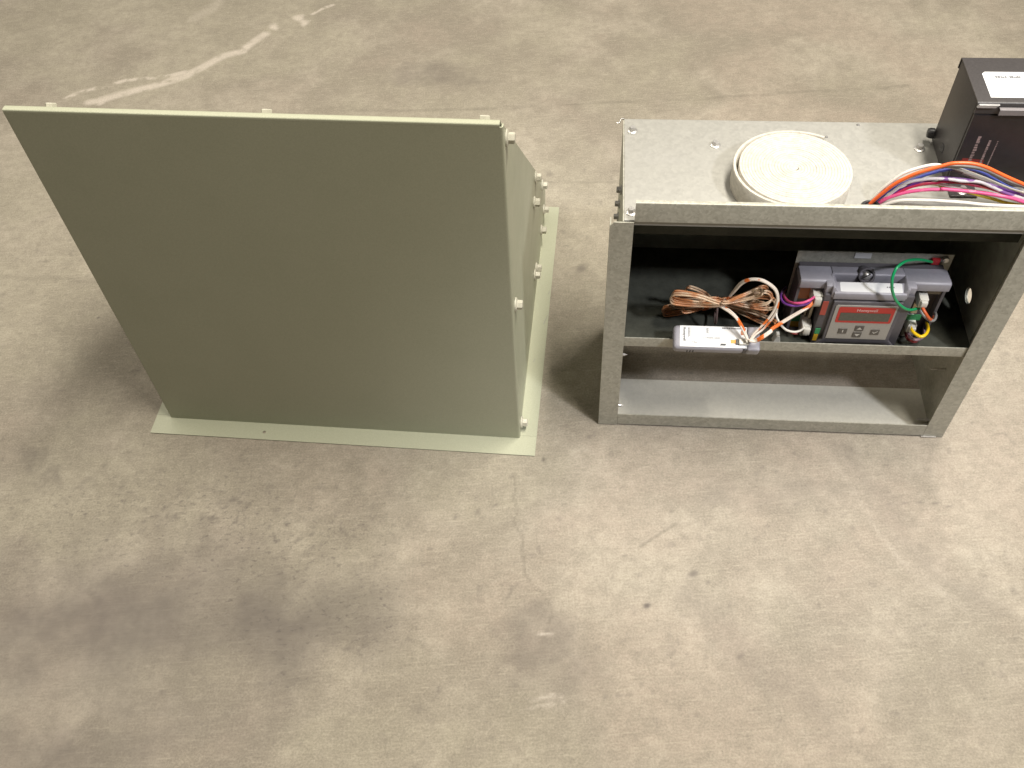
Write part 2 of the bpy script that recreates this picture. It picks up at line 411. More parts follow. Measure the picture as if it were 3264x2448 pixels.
# local coordinates of every wire (box frame) and of the marks worn into the floor
WIRES = {'white_a': [(0.2557, 0.0372, 0.3407),(0.259, 0.0374, 0.3513),(0.264, 0.0375, 0.3624),(0.2699, 0.0377, 0.3714),(0.279, 0.0379, 0.3823),(0.2912, 0.0377, 0.3896),(0.3038, 0.0369, 0.3943),(0.3141, 0.036, 0.3935),(0.3248, 0.0351, 0.3922),(0.3362, 0.0343, 0.3886),(0.3521, 0.0337, 0.3826),(0.3684, 0.0333, 0.3755),(0.3827, 0.0329, 0.3696),(0.396, 0.0324, 0.3656),(0.4161, 0.032, 0.3599)], 'orange': [(0.2551, 0.0351, 0.3429),(0.2649, 0.0342, 0.3608),(0.2737, 0.0332, 0.3741),(0.2845, 0.0323, 0.3846),(0.2942, 0.0313, 0.3913),(0.3104, 0.0304, 0.3991),(0.3169, 0.0295, 0.4023),(0.3266, 0.0285, 0.4038),(0.3367, 0.0276, 0.4036),(0.3479, 0.0268, 0.4005),(0.36, 0.0264, 0.3949),(0.3722, 0.0259, 0.3892),(0.3881, 0.0255, 0.3822),(0.4094, 0.025, 0.3725)], 'grey': [(0.2569, 0.0364, 0.3414),(0.262, 0.0362, 0.3544),(0.2708, 0.036, 0.3672),(0.276, 0.0357, 0.3746),(0.288, 0.0355, 0.3826),(0.3039, 0.0345, 0.3925),(0.3197, 0.0335, 0.3961),(0.3406, 0.0325, 0.3952),(0.3517, 0.0315, 0.3924),(0.364, 0.031, 0.3865),(0.3763, 0.0305, 0.3808),(0.3917, 0.03, 0.3756),(0.4128, 0.0295, 0.3667)], 'blue': [(0.2584, 0.0378, 0.3402),(0.2689, 0.0382, 0.3574),(0.2787, 0.0387, 0.3664),(0.2899, 0.0391, 0.3733),(0.2994, 0.0396, 0.3789),(0.3121, 0.04, 0.3844),(0.3137, 0.0392, 0.3853),(0.3214, 0.0384, 0.3885),(0.331, 0.0376, 0.3907),(0.3398, 0.0368, 0.3898),(0.3513, 0.036, 0.3862),(0.3598, 0.0356, 0.3816),(0.3683, 0.0352, 0.3771),(0.3812, 0.0348, 0.3703),(0.3971, 0.0344, 0.3639),(0.4172, 0.034, 0.3581)], 'yellow': [(0.2611, 0.0381, 0.3397),(0.2675, 0.0388, 0.3536),(0.2741, 0.0394, 0.3623),(0.2835, 0.0401, 0.3675),(0.2979, 0.0408, 0.3683),(0.3149, 0.0404, 0.3678),(0.3196, 0.0395, 0.3665),(0.3307, 0.0385, 0.3648),(0.346, 0.0376, 0.3612),(0.3615, 0.0368, 0.357),(0.3732, 0.0364, 0.3538),(0.3851, 0.0359, 0.3502),(0.4036, 0.0355, 0.3472),(0.4221, 0.035, 0.3462)], 'white_b': [(0.2605, 0.036, 0.3416),(0.2711, 0.0355, 0.3565),(0.278, 0.0351, 0.3669),(0.2854, 0.0346, 0.3745),(0.2962, 0.0342, 0.3783),(0.305, 0.0334, 0.3804),(0.3137, 0.0325, 0.3813),(0.324, 0.0315, 0.3814),(0.3329, 0.0306, 0.3806),(0.3484, 0.0298, 0.3807),(0.3625, 0.0294, 0.3749),(0.3769, 0.0289, 0.3686),(0.3964, 0.0285, 0.362),(0.4165, 0.028, 0.3562)], 'purple': [(0.2611, 0.0369, 0.3408),(0.2737, 0.0369, 0.3567),(0.2839, 0.037, 0.3641),(0.2939, 0.037, 0.3714),(0.3092, 0.037, 0.3765),(0.315, 0.036, 0.3793),(0.3325, 0.035, 0.3791),(0.343, 0.034, 0.3784),(0.3539, 0.033, 0.3767),(0.365, 0.0325, 0.3746),(0.377, 0.032, 0.3702),(0.3964, 0.0315, 0.3641),(0.4166, 0.031, 0.3579)], 'red': [(0.2612, 0.0363, 0.3413),(0.276, 0.036, 0.3569),(0.2878, 0.0357, 0.3666),(0.3006, 0.0354, 0.3723),(0.312, 0.0351, 0.3741),(0.3156, 0.0344, 0.3764),(0.3258, 0.0335, 0.377),(0.3363, 0.0325, 0.3767),(0.3472, 0.0316, 0.3749),(0.3582, 0.0308, 0.3731),(0.3699, 0.0304, 0.3695),(0.3819, 0.0299, 0.3651),(0.397, 0.0295, 0.3611),(0.4167, 0.029, 0.3563)], 'pink': [(0.2614, 0.0351, 0.3424),(0.2673, 0.0342, 0.3517),(0.2752, 0.0332, 0.358),(0.2879, 0.0323, 0.3644),(0.3057, 0.0313, 0.3686),(0.3196, 0.0304, 0.3698),(0.3162, 0.0295, 0.3713),(0.3302, 0.0285, 0.371),(0.3444, 0.0276, 0.3703),(0.3587, 0.0268, 0.369),(0.3735, 0.0264, 0.3665),(0.3847, 0.0259, 0.3644),(0.3961, 0.0255, 0.3608),(0.416, 0.025, 0.3555)], 'white_c': [(0.2618, 0.0373, 0.3404),(0.2761, 0.0377, 0.3574),(0.293, 0.038, 0.3667),(0.3113, 0.0383, 0.3704),(0.3184, 0.0381, 0.3698),(0.3294, 0.037, 0.3679),(0.3444, 0.036, 0.365),(0.3587, 0.0349, 0.3639),(0.3737, 0.0341, 0.3611),(0.3893, 0.0336, 0.3568),(0.4008, 0.033, 0.3532),(0.4206, 0.0325, 0.3484)], 'white_low': [(0.2632, 0.034, 0.3424),(0.2723, 0.032, 0.3498),(0.2804, 0.03, 0.3548),(0.289, 0.028, 0.3578),(0.3074, 0.026, 0.3597),(0.3184, 0.024, 0.3609),(0.3391, 0.022, 0.3613),(0.3607, 0.0213, 0.3596),(0.3957, 0.0207, 0.3588),(0.4132, 0.02, 0.3594)], 'brown': [(0.2583, 0.0387, 0.3394),(0.2674, 0.04, 0.3545),(0.2794, 0.0413, 0.3654),(0.3, 0.0426, 0.3789),(0.3166, 0.0422, 0.3868),(0.3245, 0.041, 0.3859),(0.3399, 0.0398, 0.3808),(0.3557, 0.0388, 0.3751),(0.3717, 0.0382, 0.3694),(0.4004, 0.0376, 0.3574),(0.4209, 0.037, 0.3507)], 'c_purple': [(0.2101, 0.078, 0.178),(0.202, 0.0574, 0.1962),(0.1954, 0.0387, 0.2102),(0.1916, 0.0231, 0.2189),(0.1944, 0.014, 0.2203),(0.2016, 0.008, 0.2232),(0.2108, 0.008, 0.2244),(0.2186, 0.0117, 0.2238),(0.2246, 0.018, 0.2259)], 'c_pink': [(0.2107, 0.078, 0.1747),(0.2021, 0.0544, 0.1953),(0.1981, 0.0343, 0.2095),(0.1992, 0.018, 0.2193),(0.2039, 0.008, 0.2274),(0.2113, 0.006, 0.2309),(0.2186, 0.0089, 0.2324),(0.2244, 0.016, 0.2296)], 'c_white1': [(0.2243, 0.016, 0.2241),(0.2206, 0.011, 0.2215),(0.2118, 0.006, 0.2184),(0.1966, -0.001, 0.2115),(0.1817, -0.008, 0.2034),(0.18, -0.013, 0.2063),(0.1711, -0.018, 0.2018),(0.1645, -0.017, 0.1935),(0.1581, -0.016, 0.192)], 'c_white2': [(0.2241, 0.016, 0.2225),(0.2211, 0.01, 0.2211),(0.2115, 0.004, 0.2186),(0.1965, -0.003, 0.2114),(0.1815, -0.01, 0.2033),(0.18, -0.015, 0.2055),(0.1711, -0.02, 0.2005),(0.1657, -0.019, 0.1933),(0.1585, -0.018, 0.1928)], 'c_white3': [(0.2244, 0.018, 0.1788),(0.22, 0.0091, 0.1838),(0.2138, 0.0013, 0.1892),(0.2077, -0.002, 0.1918),(0.1994, -0.0031, 0.1957),(0.1929, -0.0009, 0.2007),(0.1879, 0.0033, 0.207),(0.1865, 0.0089, 0.2104),(0.1903, 0.0189, 0.199),(0.1901, 0.03, 0.2001)], 'm_lead': [(0.1566, -0.016, 0.1924),(0.1538, -0.0114, 0.1954),(0.149, -0.0069, 0.2024),(0.1427, -0.0023, 0.2113),(0.1352, 0.0034, 0.2148),(0.1268, 0.0103, 0.2149),(0.1214, 0.0197, 0.2084),(0.1136, 0.03, 0.1926)], 'm_lead2': [(0.1574, -0.016, 0.1919),(0.1555, -0.0103, 0.1941),(0.1516, -0.0046, 0.1999),(0.1446, 0.0011, 0.2085),(0.1371, 0.0074, 0.2124),(0.1295, 0.0143, 0.2116),(0.1217, 0.0229, 0.207),(0.1137, 0.032, 0.1925)], 'm_loop': [(0.16, -0.016, 0.1926),(0.1629, -0.0117, 0.1972),(0.1691, -0.0074, 0.2029),(0.1763, -0.0037, 0.2134),(0.1812, -0.0003, 0.225),(0.1826, 0.0029, 0.2374),(0.1789, 0.0054, 0.2481),(0.1708, 0.008, 0.2552),(0.1614, 0.0106, 0.2583),(0.1516, 0.0131, 0.2557),(0.1446, 0.0157, 0.2469),(0.1391, 0.0183, 0.2318),(0.1328, 0.0214, 0.2151),(0.126, 0.0257, 0.202),(0.1102, 0.03, 0.1914)], 'm_loop2': [(0.1608, -0.016, 0.1916),(0.1653, -0.0109, 0.1952),(0.1732, -0.0057, 0.1991),(0.1803, -0.0017, 0.2103),(0.1843, 0.0017, 0.2219),(0.1841, 0.0049, 0.2353),(0.1803, 0.0074, 0.247),(0.1725, 0.01, 0.2541),(0.1623, 0.0126, 0.2579),(0.1512, 0.0151, 0.255),(0.1437, 0.0183, 0.2457),(0.1385, 0.0217, 0.2281),(0.1333, 0.0254, 0.2088),(0.1269, 0.0297, 0.1966),(0.1113, 0.034, 0.1838)], 'c_green': [(0.3468, 0.05, 0.2529),(0.3324, 0.0391, 0.266),(0.318, 0.0282, 0.2771),(0.3047, 0.0173, 0.2849),(0.295, 0.0082, 0.2852),(0.2917, 0.0027, 0.2787),(0.2926, 0.0, 0.2696),(0.2966, 0.0, 0.2574),(0.3047, 0.0015, 0.2423),(0.316, 0.0036, 0.2297),(0.3276, 0.0104, 0.2194),(0.3398, 0.018, 0.2149)], 'c_orange': [(0.3389, 0.018, 0.2204),(0.3402, 0.01, 0.2211),(0.3441, 0.0056, 0.2171),(0.3505, 0.0072, 0.2087),(0.358, 0.0156, 0.199),(0.3639, 0.03, 0.1906)], 'c_grey': [(0.3407, 0.018, 0.2113),(0.3454, 0.0116, 0.2086),(0.3506, 0.0076, 0.2068),(0.3561, 0.0092, 0.2053),(0.3601, 0.0172, 0.2039),(0.3631, 0.03, 0.1972)], 'c_yellow': [(0.338, 0.018, 0.1859),(0.3384, 0.0087, 0.1871),(0.3421, 0.0027, 0.1876),(0.3463, 0.0, 0.1881),(0.3518, 0.004, 0.1884),(0.3566, 0.014, 0.1857),(0.3603, 0.03, 0.1781)], 'c_mauve': [(0.3386, 0.02, 0.174),(0.3379, 0.0104, 0.1774),(0.3419, 0.0068, 0.176),(0.3491, 0.0084, 0.1735),(0.3563, 0.0156, 0.1722),(0.3603, 0.03, 0.1674)], 'c_darkred': [(0.3386, 0.022, 0.1688),(0.3373, 0.012, 0.1716),(0.3425, 0.012, 0.1665),(0.3504, 0.016, 0.1606),(0.3599, 0.03, 0.1495)], 'c_redl': [(0.2241, 0.024, 0.166),(0.2209, 0.018, 0.1676),(0.2157, 0.016, 0.168),(0.2115, 0.0195, 0.1663),(0.211, 0.03, 0.1601)], 'coil_0': [(0.1297, 0.0476, 0.1811),(0.1029, 0.0483, 0.1778),(0.0717, 0.0401, 0.1796),(0.0671, 0.0397, 0.1745),(0.0731, 0.044, 0.1646),(0.1046, 0.0428, 0.1738),(0.1274, 0.034, 0.1924),(0.1549, 0.0457, 0.1966),(0.1709, 0.0353, 0.221),(0.1812, 0.0478, 0.2031),(0.174, 0.0434, 0.2027),(0.1546, 0.0465, 0.1898)], 'coil_1': [(0.1227, 0.0086, 0.2224),(0.1001, 0.0092, 0.231),(0.0755, 0.0145, 0.2277),(0.0721, 0.0194, 0.2147),(0.0769, 0.0143, 0.2129),(0.104, 0.0145, 0.2108),(0.1239, 0.0122, 0.2151),(0.1457, 0.0135, 0.2286),(0.1637, 0.0224, 0.2302),(0.1676, 0.0111, 0.2368),(0.1628, 0.0146, 0.2275),(0.1458, 0.0151, 0.2198)], 'coil_2': [(0.1285, 0.032, 0.1963),(0.1041, 0.0273, 0.2126),(0.0776, 0.0225, 0.223),(0.074, 0.0268, 0.2119),(0.0783, 0.019, 0.2141),(0.1067, 0.0257, 0.2021),(0.1262, 0.0182, 0.2079),(0.1533, 0.0236, 0.2176),(0.1738, 0.0231, 0.2259),(0.1825, 0.0268, 0.2124),(0.1762, 0.0224, 0.2075),(0.1554, 0.0284, 0.197)], 'coil_3': [(0.1251, 0.0333, 0.1941),(0.1071, 0.0333, 0.203),(0.0859, 0.03, 0.2103),(0.0822, 0.0339, 0.2005),(0.0867, 0.0273, 0.2022),(0.1101, 0.0354, 0.1902),(0.126, 0.0352, 0.1886),(0.1486, 0.0344, 0.1964),(0.1676, 0.0431, 0.1904),(0.1726, 0.0346, 0.1943),(0.1662, 0.0334, 0.1902),(0.1472, 0.0302, 0.1943)], 'coil_4': [(0.1228, 0.0282, 0.2076),(0.108, 0.0241, 0.2084),(0.0931, 0.0378, 0.1847),(0.0875, 0.0291, 0.1882),(0.0926, 0.0267, 0.1853),(0.112, 0.0318, 0.1893),(0.1231, 0.0271, 0.2055),(0.1557, 0.0324, 0.2065),(0.1808, 0.0278, 0.2113),(0.1888, 0.0291, 0.201),(0.1825, 0.0254, 0.1961),(0.1542, 0.0229, 0.203)], 'coil_5': [(0.1269, 0.0479, 0.181),(0.1115, 0.0437, 0.1996),(0.0931, 0.0364, 0.2161),(0.0906, 0.0481, 0.198),(0.0957, 0.045, 0.1957),(0.1149, 0.048, 0.1842),(0.1268, 0.0447, 0.1811),(0.1573, 0.0517, 0.1786),(0.1793, 0.045, 0.1841),(0.187, 0.0445, 0.1756),(0.1812, 0.0433, 0.1677),(0.1557, 0.0418, 0.1754)], 'coil_6': [(0.1319, 0.0506, 0.182),(0.1039, 0.0435, 0.1833),(0.0741, 0.0444, 0.1703),(0.0694, 0.043, 0.1656),(0.0752, 0.0446, 0.1577),(0.1066, 0.0434, 0.172),(0.1327, 0.0524, 0.1766),(0.1559, 0.046, 0.1807),(0.1726, 0.0376, 0.1828),(0.1813, 0.0426, 0.171),(0.1742, 0.0386, 0.169),(0.1562, 0.0478, 0.1703)], 'coil_7': [(0.1247, 0.0324, 0.1994),(0.1036, 0.028, 0.2088),(0.0816, 0.0345, 0.1999),(0.077, 0.0313, 0.1958),(0.0831, 0.0351, 0.1844),(0.1065, 0.0275, 0.1954),(0.1243, 0.0282, 0.2005),(0.1584, 0.0293, 0.1894),(0.1883, 0.0336, 0.1706),(0.194, 0.0278, 0.1711),(0.1896, 0.0331, 0.1589),(0.1597, 0.0353, 0.1749)], 'coil_8': [(0.1274, 0.0364, 0.1951),(0.1146, 0.0365, 0.1946),(0.1003, 0.0457, 0.1799),(0.0953, 0.0419, 0.1786),(0.1009, 0.0424, 0.1731),(0.1187, 0.0446, 0.1761),(0.1283, 0.0385, 0.1894),(0.1456, 0.0367, 0.2015),(0.1579, 0.0378, 0.2055),(0.1649, 0.0368, 0.1998),(0.1599, 0.04, 0.1894),(0.1458, 0.0377, 0.1908)]}
FLOOR = {'scuff':[(-0.714,1.457),(-0.692,1.464),(-0.664,1.474),(-0.606,1.491),(-0.589,1.499),(-0.55,1.521),(-0.509,1.556),(-0.487,1.575),(-0.46,1.585),(-0.446,1.606),(-0.421,1.634)],'scuff2':[(-0.754,1.473),(-0.723,1.495),(-0.693,1.5),(-0.665,1.512),(-0.626,1.516),(-0.587,1.519),(-0.557,1.527)],'scuff3':[(-0.336,1.697),(-0.318,1.712),(-0.299,1.722)],'blobs':[(-0.396,1.654),(-0.357,1.687),(-0.35,1.669),(-0.703,1.46)],'smear':[(-0.57,1.705),(-0.55,1.726),(-0.525,1.76)],'crack':[(-0.006,0.633),(-0.004,0.613),(-0.007,0.598),(-0.002,0.581),(-0.008,0.565),(0.002,0.543),(-0.001,0.525),(0.002,0.512),(0.001,0.496),(0.008,0.481),(0.018,0.471),(0.025,0.457),(0.028,0.445),(0.025,0.434)],'stain':[(0.01,0.412),(0.05,0.38),(-0.005,0.429),(0.015,0.446)],'stain_r':[(0.047,0.41),(0.012,0.452)],'wm':[(0.013,0.415),(0.024,0.361),(0.023,0.347),(0.034,0.355)],'darkll':[(-0.476,0.476),(-0.539,0.497),(-0.389,0.432),(-0.474,0.396),(-0.279,0.452),(-0.532,0.369),(-0.427,0.496)],'spots':[(-0.414,0.615),(-0.373,0.625),(-0.347,0.603),(-0.302,0.578),(-0.292,0.456),(-0.187,0.43),(-0.331,0.343),(-0.492,0.422),(-0.271,0.483),(-0.454,0.614),(-0.262,0.556),(-0.384,0.565),(-0.575,0.566),(-0.529,0.559),(-0.395,0.529),(-0.347,0.406),(-0.254,0.435),(-0.194,0.425),(-0.054,0.589),(-0.437,0.6),(-0.479,0.6),(-0.28,0.524),(-0.254,0.505)],'line1':[(-0.753,1.034),(-0.645,1.019),(-0.546,1.002)],'line2':[(0.015,1.172),(0.088,1.164),(0.186,1.159)],'line3':[(-0.267,1.387),(-0.09,1.373),(0.102,1.365),(0.156,1.362),(0.408,1.359),(0.501,1.36),(0.544,1.358),(0.703,1.357)],'diag1':[(0.379,0.627),(0.406,0.536),(0.423,0.507),(0.452,0.455),(0.485,0.421)],'diag2':[(0.167,0.436),(0.226,0.363),(0.274,0.291)],'dots':[(0.135,0.447),(0.192,0.481),(0.208,0.471),(0.228,0.385),(-0.584,0.939),(0.032,0.648),(0.094,0.678),(0.111,0.976)],'dash':[(0.434,0.558),(0.454,0.557),(0.473,0.556),(0.492,0.555),(0.507,0.55)],'blotch':[(-0.11,1.477),(-0.151,1.474),(-0.045,1.456),(-0.622,0.693),(-0.577,0.676),(-0.533,0.662),(0.333,0.583),(0.244,0.583)],'shad':[(0.111,0.976)],'streaks':[(0.032,0.652),(0.035,0.644),(0.342,0.671),(0.372,0.686),(0.136,0.522),(0.183,0.549)]}


# ------------------------------------------------------------------ floor
def make_floor():
    g = 0.0027
    xs = np.arange(-1.16, 1.16+g, g); ys = np.arange(0.16, 1.92+g, g)
    nx, ny = len(xs), len(ys)
    X, Y = np.meshgrid(xs, ys)
    rng = np.random.RandomState(7)
    def smooth_noise(cell, seed):
        r = np.random.RandomState(seed)
        kx, ky = int((xs[-1]-xs[0])/cell)+3, int((ys[-1]-ys[0])/cell)+3
        a = r.rand(ky, kx)
        fx = (X-xs[0])/cell; fy = (Y-ys[0])/cell
        ix = fx.astype(int); iy = fy.astype(int)
        tx = fx-ix; ty = fy-iy
        tx = tx*tx*(3-2*tx); ty = ty*ty*(3-2*ty)
        return (a[iy, ix]*(1-tx)+a[iy, ix+1]*tx)*(1-ty) + (a[iy+1, ix]*(1-tx)+a[iy+1, ix+1]*tx)*ty
    def fbm(cell, seed, o=4):
        s = 0; w = 0; k = 1.0
        for i in range(o):
            s = s + k*smooth_noise(cell/2**i, seed+i); w += k; k *= 0.55
        return s/w
    wx = (fbm(0.05, 31)-0.5); wy = (fbm(0.05, 41)-0.5)
    dark = np.zeros_like(X); white = np.zeros_like(X); line = np.zeros_like(X)
    def seg_dist(pts, jit=0.0):
        D = np.full_like(X, 9.0); T = np.zeros_like(X)
        px, py = X + wx*jit, Y + wy*jit
        acc = 0
        for (x0, y0), (x1, y1) in zip(pts, pts[1:]):
            dx, dy = x1-x0, y1-y0; L = math.hypot(dx, dy)
            t = np.clip(((px-x0)*dx+(py-y0)*dy)/(L*L), 0, 1)
            d = np.hypot(px-x0-t*dx, py-y0-t*dy)
            m = d < D
            D = np.where(m, d, D); T = np.where(m, acc+t*L, T); acc += L
        return D, T
    def ell(c, rx, ry, rot=0.0, soft=0.35, jit=0.03):
        px, py = X-c[0]+wx*jit, Y-c[1]+wy*jit
        a = px*math.cos(rot)+py*math.sin(rot); b = -px*math.sin(rot)+py*math.cos(rot)
        d = np.sqrt((a/rx)**2+(b/ry)**2)
        return np.clip((1-d)/soft, 0, 1)
    # paint scuff (white)
    n1 = fbm(0.012, 5); n2 = fbm(0.03, 9)
    D, T = seg_dist(FLOOR['scuff'], 0.010)
    white = np.maximum(white, np.clip((0.0125-D)/0.008, 0, 1)*np.clip((n1-0.16)*3.5, 0, 1)*(0.50+0.5*n2))
    D, T = seg_dist(FLOOR['scuff2'], 0.02)
    white = np.maximum(white, np.clip((0.007-D)/0.004, 0, 1)*np.clip((n1-0.36)*5, 0, 1)*0.75)
    D, T = seg_dist(FLOOR['scuff3'], 0.02)
    white = np.maximum(white, np.clip((0.006-D)/0.004, 0, 1)*np.clip((n1-0.4)*6, 0, 1)*0.7)
    for c in FLOOR['blobs']: white = np.maximum(white, 0.75*ell(c, 0.012, 0.016, 0.3, 0.6, 0.04))
    D, T = seg_dist(FLOOR['smear'], 0.03)
    white = np.maximum(white, 0.22*np.clip((0.02-D)/0.015, 0, 1))
    for c, rx, ry, k in zip(FLOOR['wm'], (0.009, 0.022, 0.026, 0.009), (0.0045, 0.0045, 0.005, 0.004), (0.6, 0.55, 0.42, 0.42)):
        white = np.maximum(white, k*ell(c, rx, ry, 0.1, 0.8, 0.05)*np.clip((n1-0.25)*4, 0, 1))
    # light ridges
    for key in ('diag1', 'diag2'):
        D, T = seg_dist(FLOOR[key], 0.03)
        white = np.maximum(white, 0.16*np.clip((0.006-D)/0.006, 0, 1)*np.clip((n2-0.3)*3, 0, 1))
        D, T = seg_dist([(x+0.022, y+0.012) for x, y in FLOOR[key]], 0.05)
        dark = np.maximum(dark, 0.16*np.clip((0.026-D)/0.026, 0, 1))
    # round stain in the foreground
    s = FLOOR['stain']
    st = np.maximum.reduce([ell(s[0], 0.050, 0.043, 0.2, 0.38, 0.045), ell(s[1], 0.052, 0.034, -0.3, 1.0, 0.05), 0.9*ell(s[2], 0.038, 0.028, 0, 0.5, 0.045),
                            0.6*ell((0.030, 0.355), 0.05, 0.028, 0.2, 0.9)])
    dark = np.maximum(dark, st*(0.20+0.18*fbm(0.03, 77)))
    # large dark patch lower left
    P = FLOOR['darkll']
    big = np.maximum.reduce([ell((-0.50, 0.460), 0.40, 0.140, 0.0, 1.0, 0.10), ell((-0.27, 0.455), 0.17, 0.095, 0.1, 1.0, 0.10),
                             0.75*ell((-0.50, 0.33), 0.32, 0.09, 0.05, 1.0, 0.14), 0.6*ell((-0.66, 0.40), 0.2, 0.12, 0.0, 1.0, 0.14)])
    dark = np.maximum(dark, big*np.clip(0.42+0.26*fbm(0.12, 55, 4)+0.26*fbm(0.028, 65, 3), 0, 0.9))
    # speckle clusters
    sp = fbm(0.0075, 91, 3); env = np.maximum.reduce([ell((-0.33, 0.56), 0.26, 0.11, -0.35, 0.9, 0.2), ell((-0.22, 0.45), 0.13, 0.07, 0, 0.9, 0.2),
                                                      0.7*ell((-0.5, 0.60), 0.16, 0.09, 0, 0.9, 0.2)])
    dark = np.maximum(dark, np.clip((sp-0.62)*6, 0, 1)*env*0.50)
    spf = np.clip((fbm(0.009, 191, 3)-0.70)*7, 0, 1)*0.26
    dark = np.maximum(dark, spf*np.clip((Y < 1.2)*1.0, 0, 1))
    for i, c in enumerate(FLOOR['spots']):
        for q in range(6):
            r = 0.0025+0.0045*rng.rand()**2
            cc = (c[0]+0.018*rng.randn(), c[1]+0.012*rng.randn())
            dark = np.maximum(dark, (0.20+0.35*rng.rand())*ell(cc, r*1.4, r*0.9, rng.rand()*0.8, 0.9, 0.02))
    for c, r, k in zip(FLOOR['dots'], (0.0055, 0.008, 0.003, 0.006, 0.0025, 0.003, 0.005, 0.012), (0.85, 0.55, 0.5, 0.5, 0.8, 0.6, 0.35, 0.45)):
        dark = np.maximum(dark, k*ell(c, r*1.2, r*0.8, 0.5, 0.7, 0.008))
    for c in FLOOR['dash']: dark = np.maximum(dark, 0.4*ell(c, 0.008, 0.0025, 0, 0.8, 0.01))
    for c, r, k in zip(FLOOR['blotch'], (0.06, 0.05, 0.05, 0.03, 0.02, 0.02, 0.05, 0.04), (0.34, 0.3, 0.26, 0.35, 0.4, 0.35, 0.2, 0.2)):
        dark = np.maximum(dark, k*ell(c, r*1.4, r*0.7, -0.1, 1.0, 0.10))
    for a, b in (((0, 1),), ((2, 3),), ((4, 5),))[0:0]: pass
    for i in (0, 2, 4):
        D, T = seg_dist(FLOOR['streaks'][i:i+2], 0.004)
        line = np.maximum(line, 0.45*np.clip((0.0028-D)/0.002, 0, 1))
    # thin crack and old joint lines
    D, T = seg_dist(FLOOR['crack'], 0.006)
    line = np.maximum(line, np.clip((0.0024-D)/0.0018, 0, 1)*0.36*np.clip(0.35+1.1*n2, 0, 1))
    for key, w, k in (('line1', 0.007, 0.22), ('line2', 0.0045, 0.42), ('line3', 0.006, 0.34)):
        D, T = seg_dist(FLOOR[key], 0.012)
        line = np.maximum(line, k*np.clip((w-D)/w, 0, 1)*np.clip((n2-0.1)*2, 0, 1))
    # broad cloudiness, with a pool of light painted in at front centre
    cl = fbm(0.22, 300, 5); cl2 = fbm(0.06, 330, 4)
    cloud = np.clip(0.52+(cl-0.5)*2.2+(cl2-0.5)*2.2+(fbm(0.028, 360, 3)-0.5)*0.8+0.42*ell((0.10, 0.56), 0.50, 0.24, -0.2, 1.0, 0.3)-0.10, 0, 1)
    warm = np.clip(0.5+(fbm(0.16, 400, 4)-0.5)*2.2+0.26*np.clip((X-0.1)*1.6, -1, 1), 0, 1)

    V = np.zeros((nx*ny, 3)); V[:, 0] = X.ravel(); V[:, 1] = Y.ravel()
    i = np.arange((nx-1)*(ny-1)); r = i//(nx-1); c = i % (nx-1)
    a = r*nx+c
    F = np.stack([a, a+1, a+nx+1, a+nx], 1)
    # outer ring of the same sheet
    x0, x1, y0, y1 = xs[0], xs[-1], ys[0], ys[-1]
    B = 9.0
    ov = np.array([(x0,y0,0),(x1,y0,0),(x1,y1,0),(x0,y1,0),(-B,-B,0),(B,-B,0),(B,B,0),(-B,B,0)])
    o = nx*ny
    ring = np.array([(4,5,1,0),(5,6,2,1),(6,7,3,2),(7,4,0,3)])+o
    V = np.concatenate([V, ov]); F = np.concatenate([F, ring])
    me = bpy.data.meshes.new('floor')
    me.vertices.add(len(V)); me.vertices.foreach_set('co', V.ravel())
    me.loops.add(F.size); me.loops.foreach_set('vertex_index', F.ravel().astype(np.int32))
    me.polygons.add(len(F)); me.polygons.foreach_set('loop_start', np.arange(0, F.size, 4, dtype=np.int32))
    me.update(calc_edges=True)
    def attr(name, r, g_, b_, pad=(0, 0, 0)):
        at = me.color_attributes.new(name, 'FLOAT_COLOR', 'POINT')
        d = np.ones((len(V), 4), dtype=np.float32)
        d[:nx*ny, 0] = r.ravel(); d[:nx*ny, 1] = g_.ravel(); d[:nx*ny, 2] = b_.ravel()
        d[nx*ny:, :3] = pad
        at.data.foreach_set('color', d.ravel())
    attr('marks', dark, white, line)
    speck = np.maximum.reduce([ell((-0.33, 0.55), 0.28, 0.13, -0.30, 1.0, 0.15), 0.9*ell((-0.22, 0.46), 0.16, 0.09, 0, 1.0, 0.15), 0.8*ell((-0.52, 0.60), 0.2, 0.10, 0, 1.0, 0.15)])
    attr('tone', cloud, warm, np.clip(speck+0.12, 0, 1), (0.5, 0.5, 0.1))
    m, t, b = nt('concrete')
    tc = node(t, 'ShaderNodeTexCoord')
    def vc(n):
        a_ = node(t, 'ShaderNodeVertexColor'); a_.layer_name = n
        s_ = node(t, 'ShaderNodeSeparateColor'); t.links.new(a_.outputs[0], s_.inputs[0]); return s_.outputs
    mk, tn = vc('marks'), vc('tone')
    ob = tc.outputs['Object']
    fine = noise(t, 420, 5, 0.7, ob)
    streak = noise(t, 30, 7, 0.68, ob, ((0, 0, -0.62), (1.0, 11, 1)))
    streak2 = noise(t, 60, 5, 0.6, ob, ((0, 0, -0.35), (0.8, 6, 1)))
    mid = noise(t, 42, 5, 0.62, ob)
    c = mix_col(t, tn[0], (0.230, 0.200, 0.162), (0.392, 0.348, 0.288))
    c = mix_col(t, ramp(t, tn[1], 0.5, 0.95, 0, 0.6), c, (0.370, 0.302, 0.250))
    c = mix_col(t, ramp(t, tn[1], 0.48, 0.1, 0, 0.5), c, (0.335, 0.312, 0.236))
    mid2 = noise(t, 105, 4, 0.65, ob)
    c = mix_col(t, ramp(t, mid, 0.34, 0.60, 0.50, 0), c, (0.195, 0.172, 0.140))
    c = mix_col(t, ramp(t, mid2, 0.36, 0.58, 0.26, 0), c, (0.185, 0.163, 0.132))
